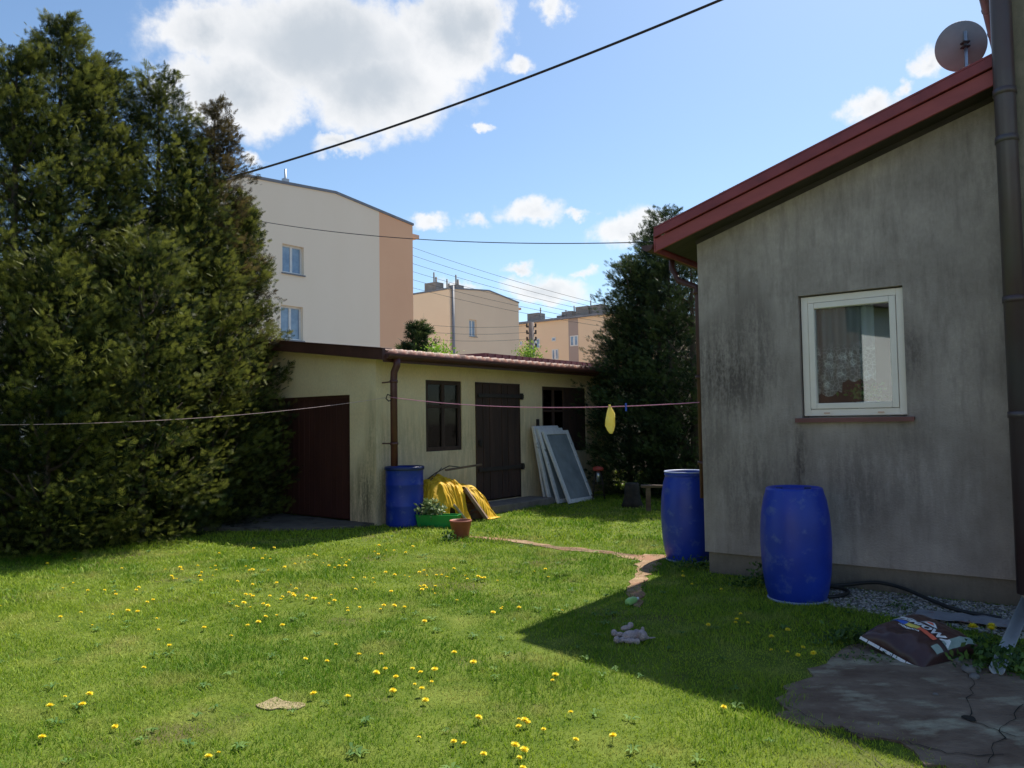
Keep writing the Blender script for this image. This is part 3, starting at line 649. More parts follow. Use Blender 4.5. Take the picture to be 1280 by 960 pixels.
for z in (2.2,1.25): mb.tube([(.36,yy,z),(.36,yy,z+.04)], .063, 14); mb.bar((.36,yy,z+.02),(-.01,yy+.1,z+.02),.02,.02)
mb.build('downpipe', M['pipered'], shed)
# windows and door of the shed
def shed_window(y0, y1, z0, z1, board):
    mb = MB(); f = .07; ye = y1 if not board else y0+.86
    mb.box(-.09,-.02,y0,y0+f,z0,z1); mb.box(-.09,-.02,ye-f,ye,z0,z1); mb.box(-.09,-.02,y0+f,ye-f,z0,z0+f); mb.box(-.09,-.02,y0+f,ye-f,z1-f,z1)
    ym = (y0+ye)/2; zm = z0+(z1-z0)*.63
    mb.box(-.085,-.025,ym-.035,ym+.035,z0+f,z1-f); mb.box(-.08,-.03,y0+f,ym-.036,zm-.025,zm+.025); mb.box(-.08,-.03,ym+.036,ye-f,zm-.025,zm+.025)
    w = mb.build('window', M['wood'], shed, .004)
    for (a, b) in ((y0+f, ym-.036),(ym+.036, ye-f)):
        for (c, d) in ((z0+f, zm-.026),(zm+.026, z1-f)):
            q = MB(); q.box(-.057,-.053,a,b,c,d); q.build('pane', M['shedglass'], w)
    if board:
        q = MB(); n = 5; st = (y1-ye-.01)/n
        for k in range(n): q.box(-.10,-.03+.004*(k % 2),ye+.01+k*st,ye+.004+(k+1)*st,z0,z1)
        q.build('board_panel', M['wood'], shed)
shed_window(*Wn[0], False); shed_window(*Wn[1], True)
mb = MB(); mb.box(-.6,-.3,1.15,1.6,1.1,1.35); mb.build('inner_shelf', M['planklight'], shed)
mb = MB(); mb.box(-.2,-.16,4.5,4.85,1.0,1.75); mb.box(-.2,-.16,4.95,5.25,1.0,1.6); mb.build('stored_board', M['frame'], shed)
mb = MB(); n = 7; st = (Dn[1]-Dn[0]-.04)/n
for k in range(n): mb.box(-.045,.012+.006*((k*7) % 3),Dn[0]+.02+k*st,Dn[0]+.012+(k+1)*st,Dn[2]+.03,Dn[3]-.03)
door = mb.build('door', M['wood'], shed, .004)
for z in (2.06, .72):
    mb = MB(); mb.box(.026,.042,Dn[0]+.05,Dn[1]+.1,z-.035,z+.035); mb.box(.02,.06,Dn[1]+.0,Dn[1]+.06,z-.06,z+.06); mb.build('strap_hinge', M['iron'], door, .003)
mb = MB(); mb.box(.026,.04,Dn[0]+.06,Dn[0]+.14,1.15,1.25); mb.tube([(.05,Dn[0]+.1,1.12),(.07,Dn[0]+.1,1.2),(.05,Dn[0]+.1,1.28)], .008, 6); mb.build('handle', M['iron'], door)
mb = MB(); mb.box(-.1,.02,Dn[0]-.0,Dn[0]+.018,Dn[2],Dn[3]); mb.box(-.1,.02,Dn[1]-.018,Dn[1],Dn[2],Dn[3]); mb.box(-.1,.02,Dn[0],Dn[1],Dn[3]-.028,Dn[3]); mb.build('door_frame', M['wood'], shed)
mb = MB(); mb.box(.003,.03,4.2,4.27,1.48,1.62); mb.build('switch_box', M['iron'], shed)
mb = MB(); mb.box(.001,.58,2.1,3.95,-.05,.13); mb.build('door_step', M['step'], shed, .012)
mb = MB(); mb.tube([(.36,yy-.05,2.0),(.36,yy-.13,2.02),(.36,yy-.16,1.96),(.36,yy-.11,1.92),(.36,yy-.06,1.93)], .009, 6); mb.build('line_hook', M['iron'], shed)

# neighbour's red-roofed outbuilding behind
p0 = A(603, 438, 20.5); p0.z = 0
ob = empty('red_roofed_outbuilding', p0, STH, label='outbuilding with dark red roof edge showing just above the tiled shed roof', cat='outbuilding')
mb = MB(); mb.box(-.9,-.2,.2,9,0,3.2); mb.build('wall', M['shedwall2'], ob)
mb = MB(); mb.prism([(.1,3.2),(.1,3.42),(-1.0,3.44),(-1.0,3.2)], 'y', 0, 9.3); 
for k in range(30): mb.box(.101,.115,.1+k*.31,.14+k*.31,3.21,3.42)
mb.build('roof', M['redmetal'], ob)

# ------------------------------------------------------------ barrels
def barrel(label, loc, kind, sc=1):
    r = empty('water_barrel', loc, 0, label=label, cat='barrel', group='blue plastic water barrels')
    if kind == 'straight':
        b = [(0,0),(.265,0),(.285,.02),(.29,.05),(.288,.3),(.292,.31),(.292,.33),(.288,.34),(.288,.62),(.292,.63),(.292,.65),(.288,.66),(.290,.86),(.30,.875),(.30,.90),(.27,.90),(.268,.86),(.265,.10),(0,.09)]
        MB().lathe(b, seg=48).build('body', M['blue'], r)
        MB().lathe([(.301,.86),(.308,.863),(.308,.905),(.298,.915),(.272,.915),(.268,.9)], seg=48).build('rim', M['bluedark'], r)
        MB().lathe([(0,.80),(.269,.80)], seg=48).build('water', M['dark'], r)
    else:
        b = [(0,0),(.20,0),(.235,.012),(.245,.04),(.262,.10),(.283,.24),(.291,.37),(.295,.5),(.291,.63),(.283,.74),(.262,.87),(.246,.92)]
        op = kind == 'open'
        b += [(.24,.945),(.248,.955),(.25,.975),(.24,.98),(.228,.975),(.226,.93),(.25,.8),(.27,.5),(.23,.06),(0,.05)] if op else [(.24,.945),(.235,.965),(.22,.972),(.205,.965),(.19,.95),(0,.95)]
        MB().lathe(b, seg=48).build('body', M['blue'], r)
        if op:
            MB().lathe([(.241,.981),(.249,.983),(.252,.99),(.246,.997),(.236,.992),(.233,.981)], seg=48).build('rim', M['rim'], r)
        else:
            [MB().lathe([(0,.951),(.03,.951),(.03,.968),(0,.968)], c_, 20).build('bung', M['bluedark'], r) for c_ in ((.12,.0,0),(-.12,.03,0))]
        MB().lathe([(.236,.0),(.248,.003),(.252,.014),(.247,.024),(.236,.016)], seg=48).build('foot_ring', M['rim'], r)
    r.scale = (sc, sc, sc); return r
barrel('closed bulging blue barrel standing in front of the house wall below the window', G(997,749), 'closed')
barrel('open blue barrel with pale rim at the corner of the grey house', G(861,700), 'open', 1.0)
barrel('straight blue barrel under the downpipe of the yellow shed', SL(.33,.28), 'straight')

# ------------------------------------------------------------ wood pile with yellow tarp
pc = SL(.62, 1.45); 
def W3(x, y, z=0): return pc+sxv*x+syv*y+Vector((0,0,z))
def plank(label, a, b, w, h, m, name='plank', cat='plank', **k):
    o = MB().bar(a, b, w, h).build(name, m, None, .004); return tag(o, label=label, cat=cat, **k)
def TL(x, y, z=0): return SL(x, y, z)
for i, (y0, y1, x0, x1, z0, z1) in enumerate(((.7,1.62,.27,.32,.08,.08),(.66,1.55,.52,.46,.08,.08),(.78,1.66,.74,.78,.07,.07),(.72,1.55,.38,.33,.20,.20),(.7,1.5,.60,.64,.19,.21),(.74,1.45,.46,.52,.32,.31))):
    plank('rough board stacked under the yellow tarp beside the shed door', TL(x0,y0,z0), TL(x1,y1,z1), .15, .1, M['plank'], group='boards stacked under the yellow tarp')
def tarp():
    nu, nv = 96, 72                     # sheet of nu x nv cells relaxed over the heap of boards
    us = np.linspace(0, 1, nu+1); vv = np.linspace(0, 1, nv+1); U, Vv = np.meshgrid(us, vv, indexing='ij')
    nn = lambda a, b, c, d, o: np.array([[noise.noise(Vector((u*a+v*b, v*c+u*d, o))) for v in vv] for u in us])
    edge = 1-.32*np.exp(-((U-.60)/.075)**2)-.10*np.exp(-((U-.25)/.08)**2)+.05*np.sin(U*17)
    def heap(x, y):
        d1 = np.maximum(0, 1-np.abs((x-.48)/.50)**3)**.8*np.maximum(0, 1-np.abs((y-1.05)/.66)**4)*.56
        d2 = np.maximum(0, 1-np.abs((x-.58)/.50)**3)*np.maximum(0, 1-np.abs((y-1.60)/.46)**3)*.46
        d3 = np.maximum(0, 1-((x-.28)/.28)**2)*np.maximum(0, 1-np.abs((y-1.2)/.42)**2.5)*.62
        d4 = np.maximum(0, 1-((x-.74)/.22)**2)*np.maximum(0, 1-((y-.78)/.14)**2)*.53
        d5 = np.maximum(0, 1-((x-.70)/.13)**2)*np.maximum(0, 1-((y-1.22)/.12)**2)*.58
        return np.maximum.reduce([d1, d2, d3, d4, d5, np.full_like(x, .012)])+.022*np.sin(x*23+y*9)*np.sin(y*19-x*7)*(np.maximum(d1, d2) > .05)
    X = .10+1.02*Vv*edge; Y = .42+1.66*U
    nzf = nn(6.5, 2, 5, 0, 1.7); nzg = nn(9, -7, 9, 5, 9.7); nzh = nn(22, 6, 14, -4, 4.4)
    Y = Y+.08*nzg; X = X+.07*nzf; dsu, dsv = 2.35/nu, 1.42/nv
    RU = U*nu*dsu; RV = Vv*edge*nv*dsv
    P = np.stack([X, Y, heap(X, Y)+.05+.13*np.abs(nzf)+.10*np.abs(nzg)+.03*nzh], -1); Q = P.copy()
    def pair(T, a, b):
        if b < 0: return T[:-1, 1:], T[1:, :-1]
        return T[:nu+1-a, :nv+1-b], T[a:, b:]
    L0 = []
    for (a, b) in ((1,0),(0,1),(1,1),(1,-1),(2,0),(0,2)):
        u0, u1 = pair(RU, a, b); v0, v1 = pair(RV, a, b); L0.append((a, b, (np.hypot(u1-u0, v1-v0)*(.9 if a+b == 2 and a != b else 1))[..., None]))
    for step in range(80):
        v_ = (P-Q)*.86; Q = P.copy(); P = P+v_; P[..., 2] -= .0016
        for _ in range(4):
            for (a, b, l0) in L0:
                A1, B1 = pair(P, a, b); d = B1-A1; l = np.linalg.norm(d, axis=-1, keepdims=True)+1e-9; k_ = .22 if a < 2 and b < 2 else .02
                c = d*(l-l0)/l*k_; A1 += c; B1 -= c
            h = heap(P[..., 0], P[..., 1])+.006; low = P[..., 2] < h; P[..., 2] = np.where(low, h, P[..., 2]); P[low, :2] = P[low, :2]*.25+Q[low, :2]*.75
            P[..., 0] = np.maximum(P[..., 0], .03)
    fs = [(i*(nv+1)+j, (i+1)*(nv+1)+j, (i+1)*(nv+1)+j+1, i*(nv+1)+j+1) for i in range(nu) for j in range(nv)]
    P[..., 0] = .03+P[..., 0]*.90; P[..., 1] = .42+(P[..., 1]-.42)*.80; P[..., 2] *= 1.18
    vs = [tuple(SL(*p)) for p in P.reshape(-1, 3)]
    mb = MB(); mb.add(vs, fs, True); o = mb.build('yellow_tarp', M['tarp']); s_ = o.modifiers.new('thickness', 'SOLIDIFY'); s_.thickness = .003
    q_ = o.modifiers.new('soft', 'SUBSURF'); q_.levels = 1; q_.render_levels = 1
    tag(o, label='crumpled yellow tarp thrown over a wood pile beside the shed door', cat='tarp')
tarp()
plank('dark beam leaning on the front of the yellow tarp', TL(.76,1.2,.52), TL(1.06,1.38,.03), .11, .05, M['plank'], name='beam', cat='beam')
plank('pale stone-coloured board lying sloped between green trough and dark beam', A(566,630,12.15), G(583,651,.03), .20, .035, M['planklight'])
plank('short brown board under the right edge of the yellow tarp', G(600,637,.05), G(622,634,.06), .13, .06, M['plank'])
plank('thin branch-like lath sticking out level behind the tarp top', TL(.35,1.2,.80), TL(.3,2.15,.84), .05, .03, M['plank'], name='lath', cat='lath')
def branch(label, pts, r=.012):
    mb = MB(); P = [TL(*p) for p in pts]; mb.tube(P, [r*(1-.5*i/len(P)) for i in range(len(P))], 7); return tag(mb.build('branch', M['bark']), label=label, cat='branch')
branch('bent grey branch arching over the top left of the yellow tarp', [(.3,.7,.62),(.3,1.0,.76),(.28,1.35,.86),(.3,1.65,.82)])
branch('thin branch poking out left of the tarp toward the blue barrel', [(.4,.6,.55),(.35,.9,.7),(.3,1.15,.84)], .01)

# planter trough + its plant, pot
pl = G(548, 659)
def trough(loc, rz):
    r = empty('planter_trough', loc, rz, label='bright green plastic planter trough beside the terracotta pot', cat='planter')
    mb = MB(); w, d, h, t = .33, .10, .19, .012
    def ringv(w, d, z): return [(-w,-d,z),(w,-d,z),(w,d,z),(-w,d,z)]
    rings = [ringv(w-.03,d-.015,0), ringv(w,d,h), ringv(w+.012,d+.012,h), ringv(w+.012,d+.012,h-.02), ringv(w+.013,d+.013,h+.003), ringv(w-t,d-t,h+.003), ringv(w-t-.02,d-t,.13)]
    v = sum(rings, []); f = [(0,1,2,3)]
    for k in (0,): pass
    order = [0,1,2,4,5,6]
    for a, b in zip(order[:-1], order[1:]):
        for i in range(4): f.append((a*4+i, a*4+(i+1) % 4, b*4+(i+1) % 4, b*4+i))
    mb.add(v, f, False); mb.build('trough', M['green'], r, .004)
    mb = MB(); mb.box(-.004,.004,-d+.013,d-.013,.03,h-.01); mb.build('divider', M['green'], r)
    mb = MB(); mb.box(-w+.02,w-.02,-d+.014,d-.014,.10,.132); mb.build('soil', M['dark'], r); return r
trough(pl, rad(-14))
tp = empty('trough_plant', pl+Vector((-.12,.03,.1)), 0, label='pale leafy plant growing in the left end of the green trough', cat='plant')
leafobj('foliage', 420, (0,0,.16), (.10,.05,.06), .07, M['potplant'], tp, up=1)
mb = MB()
for k in range(9): a = k*.7; mb.tube([(0,0,0),(.03*math.cos(a),.03*math.sin(a),.08),(.10*math.cos(a),.06*math.sin(a),.2)], .004, 5)
mb.build('stems', M['stalk'], tp)
pot = empty('flower_pot', G(576,673), 0, label='empty terracotta coloured flower pot on the lawn edge', cat='flower pot')
MB().lathe([(0,0),(.115,0),(.125,.02),(.155,.20),(.16,.205),(.165,.21),(.168,.26),(.178,.265),(.178,.29),(.158,.29),(.15,.26),(.12,.22),(0,.22)], seg=40).build('pot_body', M['terra'], pot)
MB().lathe([(0,.235),(.145,.235)], seg=40).build('soil', M['soil'], pot); pot.scale = (.86,)*3
w = empty('leafy_weed', G(604-0,676)+Vector((-.45,-.1,0)), 0, label='leafy weed growing in front of the green trough', cat='weed')
leafobj('foliage', 60, (0,0,.07), (.06,.04,.03), .06, M['weed'], w, up=1)

# ------------------------------------------------------------ old window frames leaning on the shed
def frame(label, y0, xb, xt, Ln, wd, glassy):
    r = empty('old_window_frame', SL(xb, y0, .01), STH, label=label, cat='window frame', group='old white window frames leaning on the shed')
    up = Vector((xt-xb, 0, 0)); zz = math.sqrt(max(.01, Ln**2-(xt-xb)**2)); up = Vector((xt-xb, 0, zz)).normalized(); nrm = Vector((up.z, 0, -up.x))
    f = .08; t = .045
    def bar2(a, b, w_, th): # a,b = (y,along)
        A_ = up*a[1]+Vector((0, a[0], 0)); B_ = up*b[1]+Vector((0, b[0], 0)); return A_, B_
    mb = MB()
    for (a, b) in (((f/2,0),(f/2,Ln)),((wd-f/2,0),(wd-f/2,Ln))):
        A_, B_ = bar2(a, b, f, t); mb.bar(A_, B_, f, t, nrm)
    for h in (f/2, Ln-f/2):
        A_, B_ = bar2((f, h), (wd-f, h), f, t); mb.bar(A_, B_, f, t-.006, nrm)
    mb.build('frame', M['frame'], r, .004)
    if glassy:
        q = MB(); o = nrm*.0; c = [Vector((0, f-.01, 0))+up*(f-.01), Vector((0, wd-f+.01, 0))+up*(f-.01), Vector((0, wd-f+.01, 0))+up*(Ln-f+.01), Vector((0, f-.01, 0))+up*(Ln-f+.01)]
        q.add([p+nrm*.003 for p in c]+[p-nrm*.003 for p in c], [(0,1,2,3),(7,6,5,4),(0,4,5,1),(1,5,6,2),(2,6,7,3),(3,7,4,0)]); q.build('pane', M['frameglass'], r)
    q = MB()
    for h in (.25, Ln-.3): A_ = up*h+Vector((0, wd+.012, 0)); q.bar(A_-up*.04, A_+up*.04, .02, .03, nrm)
    q.build('hinge', M['chrome'], r)
    return r
frame('innermost of the leaning white frames, touching the shed wall', 3.98, .34, .06, 1.50, .85, True)
frame('second white frame of the leaning stack counted from the wall', 3.93, .48, .11, 1.50, .85, True)
frame('third white frame of the leaning stack counted from the wall', 3.98, .64, .17, 1.50, .85, True)
frame('outermost white frame of the stack, its full grey pane facing the lawn', 4.06, .84, .24, 1.50, .88, True)

# stand with red cap
st = empty('metal_stand', Vector((1.66, 15.1, 0)), 0, label='small dark wire stand with red cap beside the leaning frames', cat='stand')
mb = MB()
for k in range(4):
    a = k*math.pi/2+.6; mb.tube([(.17*math.cos(a),.17*math.sin(a),0),(.12*math.cos(a),.12*math.sin(a),.35),(.06*math.cos(a),.06*math.sin(a),.62)], .008, 6)
for h, rr in ((.12,.155),(.35,.12)):
    mb.tube([(rr*math.cos(t),rr*math.sin(t),h) for t in np.linspace(0, 2*math.pi, 17)], .006, 5)
mb.build('legs', M['iron'], st)
MB().lathe([(0,.38),(.035,.38),(.04,.5),(.03,.6),(0,.6)], seg=20).build('canister', M['chrome'], st)
MB().lathe([(0,.60),(.10,.60),(.105,.62),(.10,.66),(.04,.68),(0,.68)], seg=24).build('cap', M['redcap'], st)

# ------------------------------------------------------------ toy, bottle, sack, hose, channel
def blob(name, parts, m, label, cat, loc, rz=0, vox=.007):
    bm = bmesh.new()
    for (c, r, rot) in parts:
        mt = Matrix.Translation(c) @ Matrix.Rotation(rot, 4, 'Z') @ Matrix.Diagonal((*r, 1)); bmesh.ops.create_icosphere(bm, subdivisions=3, radius=1, matrix=mt)
    me = bpy.data.meshes.new(name); bm.to_mesh(me); bm.free(); me.materials.append(m)
    o = bpy.data.objects.new(name, me); S.collection.objects.link(o); o.location = loc; o.rotation_euler.z = rz
    md = o.modifiers.new('merge', 'REMESH'); md.mode = 'VOXEL'; md.voxel_size = vox; md.use_smooth_shade = True
    sm_ = o.modifiers.new('soft', 'SMOOTH'); sm_.iterations = 3
    return tag(o, label=label, cat=cat)
toy = blob('plush_toy', [((0,0,.045),(.062,.042,.040),.2), ((.062,.055,.05),(.026,.05,.024),-.5), ((.075,-.02,.05),(.044,.042,.040),0), ((.115,-.03,.035),(.016,.014,.013),0), ((.150,-.028,.032),(.036,.006,.006),.15),
    ((.05,-.055,.07),(.014,.01,.02),0), ((.098,.015,.083),(.014,.01,.02),0),
    ((-.062,.048,.045),(.040,.018,.020),-.5), ((-.100,.066,.055),(.022,.023,.026),0), ((-.07,-.028,.028),(.040,.019,.020),.3), ((-.112,-.042,.035),(.023,.025,.027),0),
    ((-.01,.07,.085),(.046,.018,.019),.35), ((.030,.086,.098),(.022,.02,.022),0), ((-.02,-.068,.028),(.046,.020,.021),-.35), ((.022,-.086,.028),(.022,.021,.022),0)], M['plush'],
    'pinkish grey plush toy lying on the shaded lawn', 'plush toy', G(788,803), .15, .0045)
toy.modifiers['soft'].iterations = 2
bt = empty('green_bottle', G(790,751,.03), rad(52), label='small pale green plastic bottle lying at the edge of the house shadow', cat='bottle')
mb = MB(); mb.lathe([(0,-.10),(.022,-.10),(.034,-.085),(.04,-.04),(.038,.03),(.026,.07),(.014,.09),(.0,.09)], seg=24); mb.v = [(z, y, x) for x, y, z in mb.v]; mb.build('bottle_body', M['bottle'], bt)
mb = MB(); mb.lathe([(0,.09),(.015,.09),(.016,.125),(0,.127)], seg=16); mb.v = [(-z+.0, y, x) for x, y, z in mb.v]; mb.v = [(-x, y, z) for x, y, z in mb.v]; mb.build('cap', M['white'], bt)
bt.scale = (.85,.85,.85)

sk = empty('soil_sack', G(1150,808,.05), rad(24), label='brown soil sack with white and tricolour print lying by the gravel', cat='sack')
SX, SY, SH = .285, .24, .145
def sack_h(x, y):
    a = max(0, 1-abs(x/SX)**2.6); b = max(0, 1-abs(y/SY)**2.6); return SH*(a*b)**.42*(.92+.14*noise.noise(Vector((x*9, y*9, 1)))+.05*noise.noise(Vector((x*25, y*25, 3))))
mb = MB(); n1, n2 = 64, 52; vs = []; fs = []
for top_ in (1, 0):
    for i in range(n1+1):
        for j in range(n2+1):
            a = -1+2*i/n1; b = -1+2*j/n2
            pin = 1-.07*(abs(a)*abs(b))**2*0+.0; x = SX*a*(1-.06*(1-b*b)*0-.05*abs(b)**3*0); y = SY*b
            x *= 1-.05*(1-b*b)*abs(a)**6; y *= 1-.06*(1-a*a)*abs(b)**6
            h = sack_h(SX*a, SY*b); vs.append((x, y, .035*(1-max(abs(a),abs(b))**4)*0+.012+h if top_ else .010-.006*(1-abs(a*b))))
k = (n1+1)*(n2+1)
for t in (0, 1):
    for i in range(n1):
        for j in range(n2): a = t*k+i*(n2+1)+j; fs.append((a, a+n2+1, a+n2+2, a+1))
for i in range(n1):
    for j in (0, n2): a = i*(n2+1)+j; fs.append((a, a+n2+1, a+k+n2+1, a+k))
for j in range(n2):
    for i in (0, n1): a = i*(n2+1)+j; fs.append((a, a+1, a+k+1, a+k))
mb.add(vs, fs, True); mb.build('sack_body', M['sack'], sk)
def decal(pts2, name, m, off=.004, n=10):     # quad (4 uv corners) draped on the sack
    vs = []; fs = []
    for i in range(n*2+1):
        for j in range(n+1):
            u = i/(2*n); v = j/n; p = (Vector(pts2[0])*(1-u)+Vector(pts2[1])*u)*(1-v)+(Vector(pts2[3])*(1-u)+Vector(pts2[2])*u)*v
            vs.append((p.x, p.y, .012+sack_h(p.x, p.y)+off))
    for i in range(2*n):
        for j in range(n): a = i*(n+1)+j; fs.append((a, a+n+1, a+n+2, a+1))
    return MB().add(vs, fs, True).build(name, m, sk)
def rect(x0, x1, y0, y1): return [(x0,y0),(x0,y1),(x1,y1),(x1,y0)]
# print runs along -y of the sack (towards the viewer), its top to +x
decal(rect(-.075,-.035,.07,.19), 'print_band', M['ink_b']); decal(rect(-.075,-.035,-.02,.07), 'print_band', M['ink_y'], .0045); decal(rect(-.075,-.035,-.14,-.02), 'print_band', M['ink_r'], .005)
def text_on_sack(txt, size, x0, y0, m, off=.006, bold=.004):
    c = bpy.data.curves.new('lettering', 'FONT'); c.body = txt; c.size = size; c.offset = bold; c.resolution_u = 2
    o = bpy.data.objects.new('tmp', c); S.collection.objects.link(o); dg = bpy.context.evaluated_depsgraph_get(); me = bpy.data.meshes.new_from_object(o.evaluated_get(dg)); bpy.data.objects.remove(o)
    bm = bmesh.new(); bm.from_mesh(me); bmesh.ops.triangulate(bm, faces=bm.faces)
    for _ in range(3):
        es = [e for e in bm.edges if e.calc_length() > .02]
        if es: bmesh.ops.subdivide_edges(bm, edges=es, cuts=1); bmesh.ops.triangulate(bm, faces=bm.faces)
    for v in bm.verts:
        x, y = v.co.x, v.co.y; X = x0+y; Y = y0-x; v.co = (X, Y, .012+sack_h(X, Y)+off)
    bm.to_mesh(me); bm.free(); me.materials.clear(); me.materials.append(m)
    q = bpy.data.objects.new('lettering', me); S.collection.objects.link(q); q.parent = sk; return q
text_on_sack('ZIEMIOWA', .082, -.022, .20, M['ink_w'])
text_on_sack('UNIWERSALNA', .022, -.10, .10, M['ink_w'], bold=.0008)
decal([(.06,.06),(.115,-.005),(.115,-.005),(.06,-.07)], 'emblem', M['ink_w'], .005)
decal([(.072,.025),(.098,-.005),(.098,-.005),(.072,-.035)], 'emblem', M['ink_r'], .007)
# seam tape on the near-left end
mb = MB(); 
for j in range(24):
    a = -SY*.97+2*SY*.97*j/24; b = a+2*SY*.97/24*(.93 if j % 5 else .6)
    mb.add([(-SX*.985,a,.02),(-SX*.985,b,.02),(-SX*1.03,b,.012),(-SX*1.03,a,.012),(-SX*.985,a,.027),(-SX*.985,b,.027)], [(0,1,2,3),(4,5,2,3)])
mb.build('seam_tape', M['ink_w'], sk)
# printed side panel facing the viewer
def side(x0, x1, t0, t1, name, m, off=.004):
    vs = []; fs = []; n = 16
    for i in range(n+1):
        for j in range(7):
            x = x0+(x1-x0)*i/n; y = -SY*(t0+(t1-t0)*j/6); vs.append((x, y*1.0, .012+sack_h(x, y)+off))
    for i in range(n):
        for j in range(6): a = i*7+j; fs.append((a, a+7, a+8, a+1))
    return MB().add(vs, fs, True).build(name, m, sk)
side(-.03,.24,.70,.90,'side_print',M['ink_g']); side(-.13,-.07,.70,.90,'side_print',M['ink_g'])

sk.rotation_euler = Matrix.Rotation(rad(24), 3, 'Z').to_euler(); sk.rotation_euler = (Matrix.Rotation(rad(13), 3, 'X') @ Matrix.Rotation(rad(24), 3, 'Z')).to_euler()
hs = MB()
hose = [HL(.9,-.35,.03), HL(1.1,-.2,.03), HL(1.35,-.10,.05), HL(1.62,-.08,.10), HL(1.85,-.15,.09), HL(2.1,-.33,.05), HL(2.32,-.5,.03), HL(2.6,-.55,.02)]
hose2 = [HL(1.0,-.62,.03), HL(1.22,-.62,.03), HL(1.4,-.50,.03), HL(1.45,-.32,.04), HL(1.32,-.18,.04), HL(1.05,-.17,.03)]
def spline(P, n=8):
    out = []
    for i in range(len(P)-1):
        a = P[max(i-1, 0)]; b = P[i]; c = P[i+1]; d = P[min(i+2, len(P)-1)]
        for k in range(n):
            t = k/n; out.append(.5*((2*b)+(c-a)*t+(2*a-5*b+4*c-d)*t*t+(3*b-a-3*c+d)*t**3))
    return out+[P[-1]]
tag(MB().tube(spline(hose+[]), .016, 10).tube(spline(hose2), .016, 10).build('garden_hose', M['black']), label='black hose looping over the gravel along the house wall', cat='hose')
a = HL(2.78,-.5,.20); b = G(1246,836,.05)
mb = MB(); nseg = 10; vs = []; fs = []
t = (b-a).normalized(); s_ = t.cross(Vector((0,0,1))).normalized(); u_ = s_.cross(t)
for i, p in enumerate((a, b)):
    for rr in (.042,.037):
        for k in range(9): w = math.pi+math.pi*k/8; vs.append(p+s_*rr*math.cos(w)+u_*rr*math.sin(w))
for k in range(8):
    fs += [(k,k+1,19+k,18+k),(9+k,10+k,28+k,27+k)]
fs += [(0,9,27,18),(8,17,35,26)]+[(k,k+1,10+k,9+k) for k in range(8)]+[(18+k,19+k,28+k,27+k) for k in range(8)]
tag(mb.add(vs, fs, True).build('drain_channel', M['galv']), label='pale grey gutter channel sloping from the big downpipe to the paving', cat='gutter')

# rubble and torn film by the gravel
for i, (x, y, s_) in enumerate(((1180,812,.05),(1195,826,.045),(1215,838,.06),(1170,868,.02),(1218,846,.04))):
    o = blob('stone', [((0,0,0),(s_,s_*.7,s_*.5),i*.7),((s_*.5,0,0),(s_*.6,s_*.6,s_*.4),0)], M['gravel'], ['pale stone beside the right end of the soil sack','flat stone just in front of the soil sack','large pale stone at the edge of the paving by the weeds','small white pebble alone on the dark paving','grey stone against the weeds by the sloping channel'][i], 'stone', G(x, y, .02), i, .008)
fm = MB(); vs = []; fs = []
for i in range(15):
    for j in range(7):
        p = HL(2.05+.075*i, -.62-.05*j, 0); vs.append((p.x, p.y, .03+.035*abs(noise.noise(Vector((i*.6, j*.8, 2))))))
for i in range(14):
    for j in range(6): a_ = i*7+j; fs.append((a_, a_+7, a_+8, a_+1))
tag(fm.add(vs, fs, True).build('plastic_film', mat('torn_film', (.18,.2,.23), (.33,.33,.36), scale=12, rough=.4, c3=(.3,.12,.1), s3=9, t3=(.6,.65))), label='crumpled torn plastic film on the gravel behind the soil sack', cat='plastic film')
for (x, y, n, sp, h, lab) in ((1262,835,260,(.16,.12,.05),.10,'thick green weed clump at the right edge beside the sloping channel'), (1228,812,90,(.09,.07,.03),.07,'small yellowish weed between soil sack and channel'),
      (1066,806,150,(.10,.06,.05),.08,'feathery weed between the closed barrel and the soil sack'),(1090,826,60,(.12,.05,.02),.05,'low weed tuft on the upper edge of the paving'),
      (1122,762,45,(.09,.05,.02),.05,'weed tuft in the gravel under the hose'),(868,712,110,(.12,.07,.05),.08,'weed at the foot of the open barrel'),(930,735,60,(.08,.05,.05),.08,'weed against the plinth left of the closed barrel'),
      (185,668,120,(.28,.15,.09),.10,'dry low weed at the foot of the thuja row'),(950,700+34,50,(.04,.03,.09),.08,'upright weed beside the closed barrel')):
    r = empty('weed', G(x, y), 0, label=lab, cat='weed'); leafobj('foliage', n*2, (0,0,sp[2]*.9), (sp[0],sp[1],sp[2]*.8), h*.5, M['weed'], r, up=1)

# ------------------------------------------------------------ clothesline
def sag(a, b, d, n=24): return [a.lerp(b, i/n)-Vector((0,0,d*4*(i/n)*(1-i/n))) for i in range(n+1)]
hook = SL(.36, -.05, 1.98)
left_end = A(-140, 530, 8.2)
tag(MB().tube(sag(hook, left_end, .14), .0035, 6).build('clothesline', M['rope']), label='thin pale clothesline from the shed hook into the thuja row', cat='clothesline')
e2 = HL(-.06,.1,0); e2 = Vector((e2.x, e2.y, A(870,503,e2.y).z))
line2 = sag(hook, e2, .10)
o = MB().tube(line2, .0055, 6).build('clothesline', M['rope2']); tag(o, label='pink clothesline from the shed to the corner of the grey house', cat='clothesline')
def on_line(px):
    best = min((abs(640+FPX*(p-CAM).dot(cR)/(p-CAM).dot(cF)-px), i) for i, p in enumerate(sag(hook, e2, .10, 400)))[1]; return sag(hook, e2, .10, 400)[best]
cp = on_line(762)
mb = MB(); vs = []; fs = []; sect = 16; prof = [(0,.012,.010),(-.03,.022,.014),(-.09,.045,.022),(-.16,.052,.024),(-.23,.05,.022),(-.28,.036,.016),(-.32,.016,.010)]
